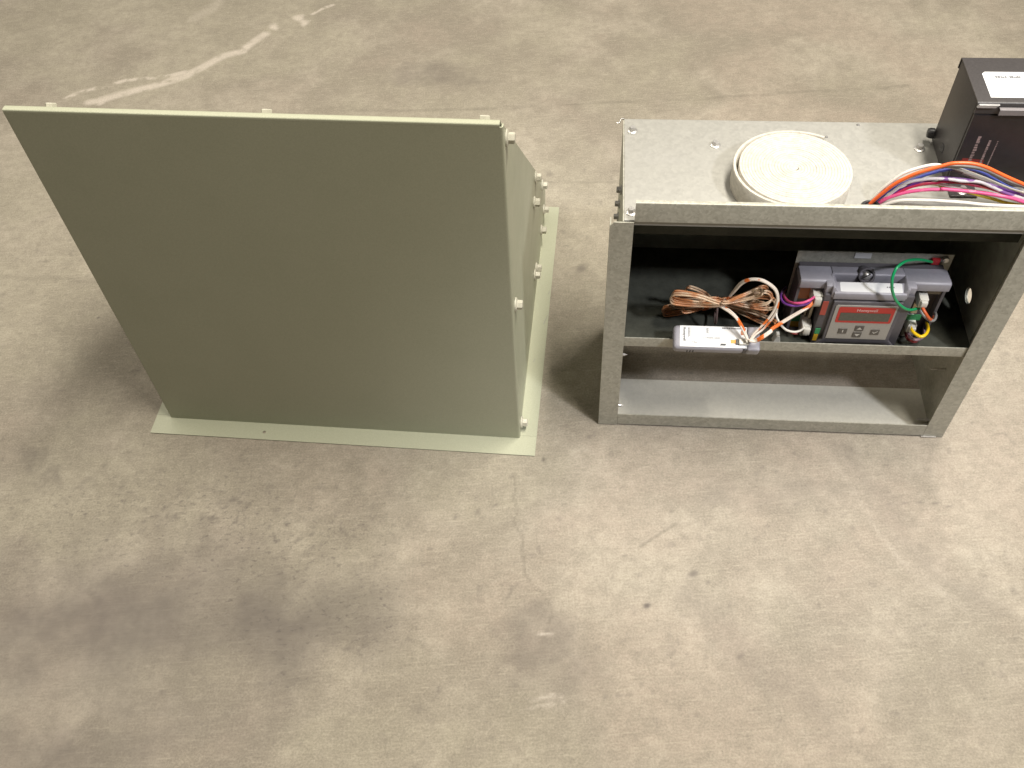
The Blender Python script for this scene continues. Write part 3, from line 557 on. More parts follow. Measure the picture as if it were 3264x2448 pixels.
    c = mix_col(t, ramp(t, mid2, 0.52, 0.72, 0, 0.25), c, (0.44, 0.40, 0.335))
    c = mix_col(t, ramp(t, streak, 0.53, 0.68, 0, 0.50), c, (0.43, 0.385, 0.31))
    c = mix_col(t, ramp(t, streak2, 0.30, 0.46, 0.36, 0), c, (0.20, 0.172, 0.135))
    gr = ramp(t, fine, 0.32, 0.68)
    c = mix_col(t, 0.31, c, mix_col(t, gr, (0.15, 0.131, 0.102), (0.49, 0.437, 0.36)))
    dk = math_(t, 'MULTIPLY', mk[0], ramp(t, fine, 0.25, 0.6, 0.75, 1.1))
    c = mix_col(t, dk, c, (0.085, 0.072, 0.070))
    sn = noise(t, 125, 3, 0.6, ob, ((0, 0, -0.5), (1.0, 1.6, 1)))
    c = mix_col(t, math_(t, 'MULTIPLY', ramp(t, sn, 0.56, 0.70, 0, 0.62), tn[2]), c, (0.085, 0.072, 0.070))
    pit = noise(t, 260, 2, 0.5, ob)
    c = mix_col(t, ramp(t, pit, 0.72, 0.78, 0, 0.45), c, (0.10, 0.086, 0.072))
    c = mix_col(t, math_(t, 'MULTIPLY', mk[2], 0.8), c, (0.095, 0.085, 0.068))
    c = mix_col(t, math_(t, 'MULTIPLY', mk[1], ramp(t, fine, 0.3, 0.62, 0.5, 1.0)), c, (0.60, 0.535, 0.47))
    t.links.new(c, b.inputs['Base Color'])
    b.inputs['Roughness'].default_value = 0.72
    b.inputs['Specular IOR Level'].default_value = 0.25
    h = math_(t, 'ADD', math_(t, 'MULTIPLY', fine, 0.35), math_(t, 'ADD', math_(t, 'MULTIPLY', streak, 0.7), math_(t, 'MULTIPLY', mk[2], -1.2)))
    bump(t, b, h, 0.30, 0.0022)
    me.materials.append(m)
    o = bpy.data.objects.new('floor', me); COL.objects.link(o)
    o['kind'] = 'structure'
    o['label'] = 'worn stained concrete floor'
make_floor()

# ------------------------------------------------------------------ screws (shared meshes)
def mesh_from(bm, name, mat, smooth=35):
    bmesh.ops.recalc_face_normals(bm, faces=bm.faces)
    for f in bm.faces: f.smooth = True
    me = bpy.data.meshes.new(name); bm.to_mesh(me); bm.free()
    me.set_sharp_from_angle(angle=math.radians(smooth))
    me.materials.append(mat); return me

def screw_meshes(mat, s=1.0):
    a = NB(); lathe(a, [(0, 0.0016*s), (0.0042*s, 0.0016*s), (0.0042*s, 0.0058*s), (0.0036*s, 0.0065*s), (0, 0.0065*s)], (0,0,0), (0,0,1), 6)
    w = NB(); lathe(w, [(0, 0), (0.0064*s, 0), (0.0064*s, 0.0010*s), (0.0046*s, 0.0019*s), (0, 0.0019*s)], (0,0,0), (0,0,1), 18)
    return mesh_from(a, 'bolt', mat), mesh_from(w, 'washer', mat)

def bolt(parent, pos, nrm, meshes, spin=0.0):
    o = bpy.data.objects.new('bolt', meshes[0]); COL.objects.link(o); o.parent = parent
    o.location = Vector(pos) - base_of(parent)
    q = Vector(nrm).normalized().to_track_quat('Z', 'Y')
    o.rotation_mode = 'QUATERNION'; o.rotation_quaternion = q @ Quaternion((0, 0, 1), spin)
    w = bpy.data.objects.new('washer', meshes[1]); COL.objects.link(w); w.parent = o
    return o

SC_PAINT = screw_meshes(plain('cream_screw', (0.50, 0.48, 0.40), 0.35, 0, 0.08, 300), 1.25)
SC_ZINC = screw_meshes(ZINC, 0.85)
SC_DARK = screw_meshes(DARKZ, 0.85)

# ------------------------------------------------------------------ cream hood
hood = thing('rain_hood', 'cream painted wedge shaped metal hood standing on a wide flange on the floor', 'metal hood', 'L', (0.249, 0.228, 0))
a0, a1, e = 0.0198, 0.4781, 0.0252
HZ = 0.483
TH = 0.0014
bm = NB()
sheet(bm, [(a0-0.0008, e+0.006), (a0-0.0008, e), (a1+0.0008, e), (a1+0.0008, e+0.006)][::-1], -TH, 2, 0.0016, HZ-0.0035, 0.0035)
wing = [(e+0.006, 0.0016), (0.058, 0.0016), (0.058, 0.440), (e+0.016, HZ-0.0175), (e+0.006, HZ-0.0115)]
prism(bm, wing, 0, a0-0.0008, a0-0.0001); prism(bm, wing, 0, a1+0.0001, a1+0.0008)
part('front_panel', bm, PAINT, hood, smooth=40)
bm = NB()     # folded top edge
sheet(bm, [(e, HZ-0.0034), (e, HZ), (e+0.0072, HZ), (e+0.0100, HZ-0.0045), (e+0.0100, HZ-0.008)], -TH, 0, a0+0.0005, a1-0.0022, 0.0026)
part('folded_edge', bm, PAINT, hood, smooth=40)
bz = 0.047
side_poly = [(e+0.002, 0.0016), (0.4576, 0.0016), (0.4576, bz), (e+0.012, HZ-0.012), (e+0.002, HZ-0.012)]
for x in (a0, a1):
    bm = NB(); prism(bm, side_poly, 0, x-TH if x > 0.2 else x, x if x > 0.2 else x+TH)
    part('side_panel', bm, PAINT, hood)
bm = NB()
sheet(bm, [(e+0.0104, HZ-0.0130), (e+0.0104, HZ-0.0055), (0.4590, bz+0.001), (0.4590, 0.0018)], -TH, 0, a0+TH+0.0004, a1-TH-0.0004, 0.004)
part('sloping_panel', bm, PAINT, hood, smooth=40)
# flange on the floor: front strip (with a hole), right, left and rear strips
LW, LD = 0.4996, 0.4574
fz0, fz1 = 0.0004, 0.0016
def flange_strip(x0, x1, y0, y1, hole=None):
    bm = NB()
    if hole: plate_hole(bm, 2, (x0, y0), (x1, y1), hole, 0.0022, fz0, fz1, 16)
    else: box(bm, x0, x1, y0, y1, fz0, fz1)
    return part('flange', bm, PAINT, hood)
flange_strip(0, LW, 0, e+0.004, (0.149, 0.0112))
flange_strip(a1-0.004, LW, e+0.0042, LD)
flange_strip(0, a0+0.004, e+0.0042, LD)
flange_strip(a0+0.0045, a1-0.0045, LD-0.03, LD)
for x in (0.0514, 0.2584, 0.4593):
    bolt(hood, (x, e+0.0215, HZ-0.0172), (0, 0.62, 0.78), SC_PAINT, x*9)
for k, (y, z) in enumerate(((0.0416, 0.456), (0.3084, 0.1854), (0.403, 0.091), (0.2821, 0.1662), (0.4205, 0.0287), (0.3759, 0.0294), (0.286, 0.042), (0.2644, 0.0502), (0.0443, 0.2312), (0.042, 0.0129))):
    bolt(hood, (a1+(0.0009 if y < 0.06 else 0.0001), y, z), (1, 0, 0), SC_PAINT, k*0.4)
# three short scratches on the flange
for (x, y, dx, dy) in ((0.4935, 0.218, 0.0045, 0.017), (0.4850, 0.150, 0.002, 0.006), (0.4960, 0.275, 0.0015, 0.006)):
    bm = NB(); v = [bm.verts.new(p) for p in ((x, y, fz1+0.0002), (x+0.0008, y-0.0004, fz1+0.0002), (x+dx+0.0005, y+dy, fz1+0.0002), (x+dx, y+dy, fz1+0.0002))]
    bm.faces.new(v); part('scratch', bm, DARKZ, hood)

# ------------------------------------------------------------------ galvanised box
gbox = thing('open_metal_box', 'open fronted galvanised sheet metal box with flanged frame, holding the controller', 'metal box', 'R', (0.213, 0.08, 0))
X0, X1, BY, HT = 0.01255, 0.41345, 0.1655, 0.3458
LO, LI, RI, RO = 0.0, 0.0235, 0.4018, 0.4260
T = 0.0012
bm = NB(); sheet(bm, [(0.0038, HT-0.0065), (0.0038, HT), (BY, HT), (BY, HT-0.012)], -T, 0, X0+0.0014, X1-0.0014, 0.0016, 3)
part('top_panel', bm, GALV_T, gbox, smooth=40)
bm = NB(); box(bm, X0, X0+T, 0.0022, BY-0.001, 0.001, HT-0.0004); part('side_panel', bm, GALV, gbox)
bm = NB(); plate_hole(bm, 0, (0.0022, 0.001), (BY-0.001, HT-0.0004), (0.0663, 0.1852), 0.0088, X1-T, X1, 24); part('side_panel', bm, GALV, gbox)
bm = NB(); box(bm, X0+0.0014, X1-0.0014, BY-0.0034, BY-0.0022, 0.1500, HT-0.0016); part('back_panel', bm, GALV_LIT, gbox)
bm = NB(); sheet(bm, [(0.0022, 0.0175), (0.0022, 0.0012), (0.0722, 0.0012)], T, 0, X0+0.0014, X1-0.0014, 0.0015, 3); part('bottom_panel', bm, GALV_LIT, gbox, smooth=40)
# lining sheets added on the inner faces; the shelf one darkened as shade
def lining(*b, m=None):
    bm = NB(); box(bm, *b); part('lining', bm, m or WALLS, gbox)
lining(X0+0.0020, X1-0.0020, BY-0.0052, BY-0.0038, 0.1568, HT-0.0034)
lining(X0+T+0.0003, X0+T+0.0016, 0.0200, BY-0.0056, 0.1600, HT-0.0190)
lining(X0+0.0018, X1-0.0018, 0.0080, BY-0.0042, 0.1554, 0.1566, m=SHADE_LINING)
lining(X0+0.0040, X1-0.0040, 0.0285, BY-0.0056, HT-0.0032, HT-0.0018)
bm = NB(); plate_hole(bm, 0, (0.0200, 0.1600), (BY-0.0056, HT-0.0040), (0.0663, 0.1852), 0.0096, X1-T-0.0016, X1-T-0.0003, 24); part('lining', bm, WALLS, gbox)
# front frame
bm = NB(); poly = [(LO, 0.0012), (LI, 0.0012), (LI, HT+0.001), (LO+0.004, HT+0.001), (LO, HT-0.004)]
prism(bm, poly, 1, -T, 0); box(bm, LO, LO+T, 0.0002, 0.012, 0.0012, HT-0.004); part('flange', bm, GALV, gbox)
bm = NB(); poly = [(RI, 0.0012), (RO, 0.0012), (RO, HT-0.004), (RO-0.004, HT+0.001), (RI, HT+0.001)]
prism(bm, poly, 1, -T, 0); box(bm, RO-T, RO, 0.0002, 0.012, 0.0012, HT-0.004); part('flange', bm, GALV, gbox)
bm = NB(); sheet(bm, [(0.0, HT+0.0014), (0.0, 0.3716), (0.0045, 0.3716)], -T, 0, LI+0.0004, RI-0.0004, 0.0012, 3); part('flange', bm, GALV, gbox, smooth=40)
bm = NB(); box(bm, LI+0.0004, RI-0.0004, -T, 0, 0.0030, 0.0235); part('flange', bm, GALV, gbox)
bm = NB(); box(bm, X0+0.0016, X1-0.0016, 0.0260, 0.0272, 0.3068, HT-0.0018); part('inner_lip', bm, SHADE_LINING, gbox)  # steel lip coloured dark to paint the shade behind the top flange
bm = NB(); sheet(bm, [(0.0012, 0.1690), (0.0012, 0.1540), (BY-0.006, 0.1540)], T, 0, X0+0.0016, X1-0.0016, 0.0012, 3); part('shelf', bm, GALV, gbox, smooth=40)
for (x, y) in ((0.0183, 0.1437), (0.1095, 0.1218), (0.0169, 0.0147), (0.3197, 0.1214)):
    bolt(gbox, (x+0.004 if x < 0.05 else x, y, HT), (0, 0, 1), SC_ZINC, x*7)
for (x, y) in ((0.2269, 0.1388), (0.2627, 0.1600)):
    bm = NB(); lathe(bm, [(0, 0.0012), (0.0012, 0.0011), (0.0019, 0.0)], (x, y, HT), (0, 0, 1), 10); part('rivet', bm, DARKZ, gbox, smooth=50)
for (y, z) in ((0.0819, 0.3168), (0.1058, 0.276), (0.1202, 0.2435)):
    bolt(gbox, (X0, y, z), (-1, 0, 0), SC_DARK, y*9)
# screw tips that poke into the box
def tip(x0, x1, y, z):
    d = 1 if x1 > x0 else -1; L = abs(x1-x0)
    bm = NB(); lathe(bm, [(0.0018, 0), (0.0018, L*0.75), (0, L)], (x0, y, z), (d, 0, 0), 8); part('screw_tip', bm, ZINC, gbox, smooth=40)
tip(X1-T, X1-0.021, 0.040, 0.0840); tip(X1-T, X1-0.020, 0.018, 0.0100)
tip(X0+T, 0.0300, 0.012, 0.1258); tip(X0+T, 0.0310, 0.012, 0.0250)
bm = NB(); lathe(bm, [(0, 0.0004), (0.0065, 0.0004), (0.0068, 0.0028), (0.0085, 0.0032), (0.0100, 0.0016), (0.0104, 0)], (0.2565, 0.0290, HT), (0, 0, 1), 24)
part('grommet', bm, BLACKP, gbox, smooth=50)
# curled sheet corner at the rear left, bright fold at the lower right front corner
bm = NB(); tube(bm, [(X0+0.001, BY-0.002, HT+0.0008), (X0-0.002, BY-0.001, HT+0.0002), (X0-0.0045, BY-0.004, HT-0.003), (X0-0.0075, BY-0.004, HT-0.003)], 0.0009, 6, 4)
part('metal_burr', bm, ZINC, gbox, smooth=60)
bm = NB(); box(bm, RI-0.002, RI+0.016, -0.0026, -T-0.0002, 0.0010, 0.0024); part('metal_burr', bm, ZINC, gbox)

# ------------------------------------------------------------------ roll of felt tape
tcx, tcy, tr, thh = 0.1812, 0.0590, 0.0555, 0.0242
roll = thing('tape_roll', 'off white roll of thick felt tape lying flat on the galvanised box', 'tape roll', 'R', (tcx, tcy, HT))
def make_roll():
    bm = NB(); rnd = random.Random(3)
    pitch = 0.0029; turns = (tr-0.0015)/pitch; n = int(turns*44)
    th = pitch*1.02
    wob = [rnd.uniform(-0.0002, 0.0002) for _ in range(int(turns)+3)]
    rows = []
    for i in range(n+1):
        f = i/n; a = 2*PI*turns*f
        r = 0.0015 + pitch*turns*f
        k = turns*f
        j = int(k)
        lift = wob[j]*(1-(k-j)) + wob[j+1]*(k-j)
        r += 0.0003*math.sin(a+1.0)
        loose = max(0.0, k-(turns-0.72))
        r += 0.0040*math.sin(min(loose/0.72, 1)*PI)**2*0.75 + (0.003*((loose-0.62)/0.1) if loose > 0.62 else 0)
        ang = -a + 0.95 + 2*PI*turns
        d = Vector((math.cos(ang), math.sin(ang), 0))
        c = Vector((tcx, tcy, 0))
        zt = HT + thh + lift + 0.0003*math.sin(a+0.6)
        zb = HT + 0.0003
        q = 0.00036
        row = [c+d*r+Vector((0,0,zb)), c+d*(r+th)+Vector((0,0,zb)), c+d*(r+th)+Vector((0,0,zt-q)), c+d*(r+th-q)+Vector((0,0,zt)),
               c+d*(r+q)+Vector((0,0,zt)), c+d*r+Vector((0,0,zt-q))]
        rows.append([bm.verts.new(p) for p in row])
    for A, B in zip(rows, rows[1:]):
        for k in range(6): bm.faces.new((A[k], A[(k+1) % 6], B[(k+1) % 6], B[k]))
    bm.faces.new(rows[0]); bm.faces.new(rows[-1][::-1])
    lathe(bm, [(0, thh-0.0003), (0.0034, thh-0.0002), (0.0034, 0.0005)], (tcx, tcy, HT), (0, 0, 1), 12)
    return bm
part('wound_tape', make_roll(), TAPE, roll, smooth=45)

# ------------------------------------------------------------------ black enclosure on top
bx0, bx1, by0, by1, bz0, bz1 = 0.3335, 0.455, 0.0635, 0.1345, HT+0.0016, 0.4455
black = thing('black_enclosure', 'black steel enclosure with a white label, standing on the galvanised box at the right', 'electrical box', 'R', (0.39, 0.1, HT))
bm = NB(); box(bm, bx0, bx1, by0+0.004, by1, bz0, bz1-0.0015); part('case', bm, BLACKM, black, bevel=0.0016, smooth=40)
bm = NB(); sheet(bm, [(by0, bz1-0.012), (by0, bz1), (by1+0.0015, bz1), (by1+0.0015, bz1-0.012)], -0.0014, 0, bx0-0.0004, bx1, 0.0022); part('lid', bm, BLACKM, black, smooth=40)
bm = NB(); box(bm, bx0+0.0008, bx1, by0+0.0002, by0+0.0036, bz0, bz1-0.0135); part('front_cover', bm, BLACKC, black, bevel=0.0008)
bm = NB(); sheet(bm, [(by0-0.0045, bz1-0.0105), (by0-0.0045, bz1-0.0045), (by0-0.0006, bz1-0.0045)], -0.0010, 0, bx0+0.020, bx1, 0.0008); part('hinge_strip', bm, plain('worn_steel_strip', (0.24, 0.22, 0.225), 0.4, 0.2), black)
bm = NB(); prism(bm, [(bx0-0.001, bz1-0.0040), (bx0+0.016, bz1-0.0040), (bx0+0.019, bz1-0.0005), (bx0+0.0005, bz1-0.0005)], 1, by0-0.0030, by0-0.0006); part('corner_clip', bm, plain('bright_steel_clip', (0.42, 0.41, 0.41), 0.4, 0.4), black, bevel=0.0005)
lb = NB(); v = [lb.verts.new(p) for p in ((0.3462, 0.0715, bz1+0.0002), (0.440, 0.0715, bz1+0.0002), (0.440, 0.1115, bz1+0.0002), (0.3492, 0.1115, bz1+0.0002), (0.3462, 0.1085, bz1+0.0002))]
lb.faces.new(v); lab = part('white_sticker', lb, LABEL, black)
def bars(bm, x0, y0, n, w, h, z, rnd, axis='x', gap=0.25):
    x = x0
    for i in range(n):
        ww = w*rnd.uniform(0.5, 1.1)
        if rnd.random() > 0.12:
            hh = h*rnd.uniform(0.6, 1.0)
            v = [bm.verts.new(p) for p in ((x, y0, z), (x+ww, y0, z), (x+ww, y0+hh, z), (x, y0+hh, z))]
            bm.faces.new(v)
        x += ww*(1+gap)
rnd = random.Random(5)
bm = NB(); bars(bm, 0.357, 0.1015, 12, 0.0021, 0.0042, bz1+0.0004, rnd); bars(bm, 0.388, 0.1015, 12, 0.0026, 0.0036, bz1+0.0004, rnd)
part('print', bm, GREYINK, lab)
# worn printing on the front cover: three upright lines of type, too faint to read
yy = by0+0.0001
def vlines(x, z0, z1, w, n, mat):
    bm = NB(); z = z0
    dz = (z1-z0)/n
    for i in range(n):
        if rnd.random() > 0.08:
            a_, b_ = w*rnd.uniform(0.7, 1.0), dz*rnd.uniform(0.6, 0.95)
            v = [bm.verts.new(p) for p in ((x, yy, z), (x+a_, yy, z), (x+a_, yy, z+b_), (x, yy, z+b_))]; bm.faces.new(v)
        z += dz
    part('print', bm, mat, black)
vlines(0.3462, 0.372, 0.4085, 0.0036, 12, PINKINK)
vlines(0.3575, 0.366, 0.4035, 0.0024, 16, PINKINK)
vlines(0.3655, 0.366, 0.4030, 0.0012, 20, PINKINK)
bm = NB(); v = [bm.verts.new(p) for p in ((0.3385, yy+0.00005, 0.364), (0.3610, yy+0.00005, 0.364), (0.3610, yy+0.00005, 0.3795), (0.3400, yy+0.00005, 0.3815))]; bm.faces.new(v)
part('print', bm, REDINK, black)
bm = NB(); lathe(bm, [(0, 0.007), (0.0045, 0.0065), (0.0055, 0.004), (0.0055, 0.0)], (bx0-0.0004, 0.1325, bz0+0.010), (-1, 0.15, 0), 14); part('knob', bm, BLACKP, black, smooth=45)
bm = NB(); lathe(bm, [(0, 0.0006), (0.0045, 0.0006), (0.0050, 0.0)], (bx0, 0.101, bz0+0.016), (-1, 0, 0), 14); part('plug', bm, BLACKP, black)
bm = NB(); box(bm, bx0+0.002, bx0+0.028, 0.046, by0+0.001, HT+0.0002, HT+0.0030); part('mounting_foot', bm, BLACKM, black, bevel=0.0006)
bolt(black, (bx0+0.014, 0.0525, HT+0.003), (0, 0, 1), SC_ZINC, 0.3)

# ------------------------------------------------------------------ wiring harness on top
harness = thing('wire_harness', 'bundle of coloured wires arching from a grommet to the black enclosure', 'wire bundle', 'R', (0.2565, 0.029, HT))
for key, mat, r in (('white_a','white',.00165),('orange','orange',.0018),('grey','grey',.0017),('blue','blue',.0016),('yellow','yellow',.0016),('white_b','wp',.00165),
                    ('purple','purple',.0016),('red','red',.0016),('pink','pink',.0018),('white_c','white',.00155),('white_low','white',.0018),('brown','brown',.0016)):
    pts = list(WIRES[key]); last = pts[-1]
    p0 = (0.2555+0.22*(pts[0][0]-0.2565), 0.031, HT-0.004)
    pts = [p0] + pts + [(last[0]+0.012, 0.052, last[2]-0.004), (last[0]+0.016, by0+0.004, last[2]-0.005)]
    bm = NB(); tube(bm, pts, r, 8, 5); part('wire', bm, WC[mat], harness, label={'wp': 'white wire with a violet stripe'}.get(mat, key.split('_')[0] + ' wire'), smooth=80)

# ------------------------------------------------------------------ controller
ctl = thing('controller', 'slate grey controller with red bordered display, mounted upright inside the metal box', 'controller', 'R', (0.285, 0.05, 0.157))
pw0, pw1 = 0.2060, 0.3700
bm = NB(); box(bm, pw0, pw1, 0.0550, 0.0562, 0.1572, 0.2592); pl = part('mounting_plate', bm, GALV, ctl)
bm = NB(); box(bm, 0.2665, 0.2840, 0.0542, 0.0549, 0.2515, 0.2590); part('tab', bm, LABEL, pl)
# housing: back body, top ridge, centre block with a ledge for the label, flared feet
def housing():
    bm = NB()
    box(bm, 0.2085, 0.3615, 0.034, 0.0525, 0.158, 0.2470)
    return bm
bm = housing(); hs = part('housing', bm, PLASTIC, ctl, bevel=0.0012, smooth=40)
bm = NB()
prism(bm, [(0.0200, 0.2385), (0.0200, 0.2488), (0.0225, 0.2505), (0.0450, 0.2475), (0.0470, 0.2440), (0.0470, 0.2385)], 0, 0.2070, 0.2415)
prism(bm, [(0.0310, 0.2380), (0.0310, 0.2490), (0.0325, 0.2503), (0.0450, 0.2475), (0.0470, 0.2440), (0.0470, 0.2380)], 0, 0.2414, 0.3176)
prism(bm, [(0.0200, 0.2385), (0.0200, 0.2488), (0.0225, 0.2505), (0.0450, 0.2475), (0.0470, 0.2440), (0.0470, 0.2385)], 0, 0.3175, 0.3635)
prism(bm, [(0.0140, 0.2380), (0.0140, 0.2490), (0.0200, 0.2503), (0.0310, 0.2490), (0.0310, 0.2380)], 0, 0.2335, 0.2416)
prism(bm, [(0.0140, 0.2380), (0.0140, 0.2490), (0.0200, 0.2503), (0.0310, 0.2490), (0.0310, 0.2380)], 0, 0.3174, 0.3270)
part('top_ridge', bm, PLASTIC_LIT, ctl, bevel=0.0009, smooth=40)
bm = NB()     # centre block
box(bm, 0.2335, 0.3275, 0.0110, 0.0345, 0.1580, 0.2385)
part('centre_block', bm, PLASTIC, ctl, bevel=0.0015, smooth=40)
bm = NB()     # sloping ledge that carries the label, with raised cheeks
prism(bm, [(0.0086, 0.2345), (0.0086, 0.2434), (0.0102, 0.2444), (0.0228, 0.2473), (0.0228, 0.2345)], 0, 0.2420, 0.3170)
prism(bm, [(0.2400, 0.2350), (0.2440, 0.2350), (0.2470, 0.2420), (0.2420, 0.2500), (0.2395, 0.2500)], 1, 0.0105, 0.0320)
prism(bm, [(0.3150, 0.2350), (0.3190, 0.2350), (0.3195, 0.2500), (0.3170, 0.2500), (0.3120, 0.2420)], 1, 0.0105, 0.0320)
part('label_ledge', bm, PLASTIC_LIT, ctl, bevel=0.0007, smooth=40)
bm = NB()     # front panel with sloping side cheeks and feet
prism(bm, [(0.2440, 0.2320), (0.3165, 0.2320), (0.3165, 0.1700), (0.3275, 0.1570), (0.3200, 0.1570), (0.3120, 0.1650), (0.2480, 0.1650), (0.2400, 0.1570), (0.2330, 0.1570), (0.2440, 0.1700)], 1, 0.0072, 0.0120)
part('front_panel', bm, PLASTIC, ctl, bevel=0.0010, smooth=40)
bm = NB()     # side walls of the two terminal bays
for x0, x1, f0, f1 in ((0.2070, 0.2100, 0.2095, 0.2334), (0.3600, 0.3630, 0.3277, 0.3605)):
    bm = NB(); box(bm, x0, x1, 0.0250, 0.0500, 0.1590, 0.2386); box(bm, f0, f1, 0.0260, 0.0345, 0.1580, 0.1605)
    part('bay_wall', bm, PLASTIC, ctl, smooth=40)
bm = NB()     # rear fillers of the right hand bay
box(bm, 0.3440, 0.3598, 0.0270, 0.0338, 0.2270, 0.2383); part('bay_filler', bm, plain('tan_plastic', (0.22, 0.19, 0.145), 0.5), ctl, bevel=0.0006)
# label
bm = NB()
def lab_pt(x, t): return (x, 0.0104+0.0120*t, 0.24465+0.00276*t)
pts = []
for (cx, ct, s0) in ((0.3110, 0.12, -90), (0.3110, 0.88, 0), (0.2500, 0.88, 90), (0.2500, 0.12, 180)):
    for k in range(4):
        a = math.radians(s0+30*k)
        pts.append((cx+0.0018*math.cos(a), ct+0.10*math.sin(a)))
bm.faces.new([bm.verts.new(lab_pt(*p)) for p in pts])
lb = part('label_strip', bm, LABEL, ctl)
bm = NB()
for k in range(4):
    x = 0.2965+0.0022*k
    bm.faces.new([bm.verts.new((lab_pt(*p)[0], lab_pt(*p)[1], lab_pt(*p)[2]+0.0001)) for p in ((x, .5), (x+.0014, .5), (x+.0014, .62), (x, .62))])
part('print', bm, GREYINK, lb)
# screw boss
bm = NB(); lathe(bm, [(0.0092, -0.012), (0.0092, 0.0010), (0.0084, 0.0018), (0.0070, 0.0018), (0.0064, -0.0015), (0, -0.0015)], (0.2770, 0.0315, 0.2482), (0, -0.82, 0.57), 24)
part('screw_boss', bm, PLASTIC, ctl, smooth=45)
bm = NB(); o_ = Vector((0.2770, 0.0315, 0.2482))-Vector((0, -0.82, 0.57))*0.0018; ax = Vector((0, -0.82, 0.57)).normalized()
lathe(bm, [(0, 0.0030), (0.0035, 0.0026), (0.0050, 0.0006), (0.0050, 0.0)], o_+ax*0.0005, ax, 20); scw = part('screw', bm, ZINC, ctl, smooth=50)
bm = NB(); u_ = Vector((1, 0.35, 0.5)); u_ = (u_-ax*u_.dot(ax)).normalized(); w_ = ax.cross(u_)
c_ = o_+ax*0.0036
bm.faces.new([bm.verts.new(c_+u_*sx*0.0044+w_*sy*0.0006) for sx, sy in ((-1,-1),(1,-1),(1,1),(-1,1))]); part('slot', bm, BLACKP, scw)
# keypad
ky = 0.0071
def flat(bm, x0, x1, z0, z1, y, r=0.0):
    if r <= 0: pp = [(x0,z0),(x1,z0),(x1,z1),(x0,z1)]
    else:
        pp = []
        for cx, cz, s0 in ((x1-r, z0+r, -90), (x1-r, z1-r, 0), (x0+r, z1-r, 90), (x0+r, z0+r, 180)):
            for k in range(4):
                a = math.radians(s0+30*k); pp.append((cx+r*math.cos(a), cz+r*math.sin(a)))
    bm.faces.new([bm.verts.new((x, y, z)) for x, z in pp]); return bm
bm = NB(); prism(bm, [(0.2472, 0.1735), (0.3123, 0.1735), (0.3123, 0.2262), (0.3108, 0.2277), (0.2487, 0.2277), (0.2472, 0.2262)], 1, 0.0064, ky); kp = part('keypad', bm, KEYPAD, ctl)
bm = NB(); flat(bm, 0.2510, 0.3104, 0.2006, 0.2258, 0.0062, 0.0020); part('red_border', bm, RED, kp)
bm = NB(); flat(bm, 0.2541, 0.3072, 0.2038, 0.2168, 0.0060); part('display', bm, LCD, kp)
for (x, z, kind) in ((0.2628, 0.1868, 0), (0.2799, 0.1918, 1), (0.2795, 0.1812, 2), (0.2977, 0.1862, 3)):
    bm = NB(); w2, h2 = 0.0047, 0.0042
    box(bm, x-w2, x+w2, 0.0057, 0.0064, z-h2, z+h2); bt = part('button', bm, BUTTON, kp, bevel=0.0003)
    bm = NB(); y = 0.0055
    if kind == 1: tri = [(-.0030,-.0016),(.0030,-.0016),(0,.0022)]
    elif kind == 2: tri = [(-.0030,.0016),(0,-.0022),(.0030,.0016)]
    elif kind == 0: tri = [(-.0006,-.0020),(.0006,-.0020),(.0006,.0022),(-.0006,.0022)]
    else: tri = [(-.0030,.0006),(-.0008,-.0020),(.0030,.0018),(.0022,.0022),(-.0008,-.0006),(-.0024,.0012)]
    bm.faces.new([bm.verts.new((x+p, y, z+q)) for p, q in tri]); part('symbol', bm, ARROW, bt)

def text_mesh(s, size, mat_fn, mat, parent, name='lettering', bold=0.0):
    cu = bpy.data.curves.new('lettering', 'FONT'); cu.body = s; cu.size = size
    cu.align_x = 'CENTER'; cu.align_y = 'CENTER'; cu.offset = bold; cu.resolution_u = 3
    tmp = bpy.data.objects.new('tmp_text', cu); COL.objects.link(tmp)
    bpy.context.view_layer.update()
    dg = bpy.context.evaluated_depsgraph_get()
    me0 = tmp.evaluated_get(dg).to_mesh()
    bm = NB(); bm.from_mesh(me0)
    tmp.evaluated_get(dg).to_mesh_clear()
    bpy.data.objects.remove(tmp); bpy.data.curves.remove(cu)
    for v in bm.verts: v.co = Vector(mat_fn(v.co.x, v.co.y))
    off = base_of(parent)
    for v in bm.verts: v.co -= off
    me = bpy.data.meshes.new(name); bm.to_mesh(me); bm.free(); me.materials.append(mat)
    o = bpy.data.objects.new(name, me); COL.objects.link(o); o.parent = parent
    return o
text_mesh('Honeywell', 0.0060, lambda x, y: (0.2812+x*0.85, 0.0059, 0.2209+y), plain('red_lettering', (0.72, 0.42, 0.40), 0.5), kp, bold=0.0001)
# coloured tags in the terminal bays
def tag(x0, x1, z0, z1, y, mat):
    bm = NB(); box(bm, x0, x1, y-0.0008, y, z0, z1); part('colour_tag', bm, mat, ctl)
tag(0.2112, 0.2262, 0.2085, 0.2290, 0.0336, TAG_O); tag(0.2335, 0.2395, 0.2080, 0.2290, 0.0104, TAG_R)
tag(0.2112, 0.2262, 0.1705, 0.1815, 0.0336, TAG_G); tag(0.2112, 0.2262, 0.1610, 0.1700, 0.0336, TAG_Y)
tag(0.2345, 0.2398, 0.1765, 0.1850, 0.0104, TAG_G); tag(0.2345, 0.2392, 0.1650, 0.1755, 0.0104, TAG_Y)
tag(0.3285, 0.3480, 0.1890, 0.1975, 0.0240, TAG_G)
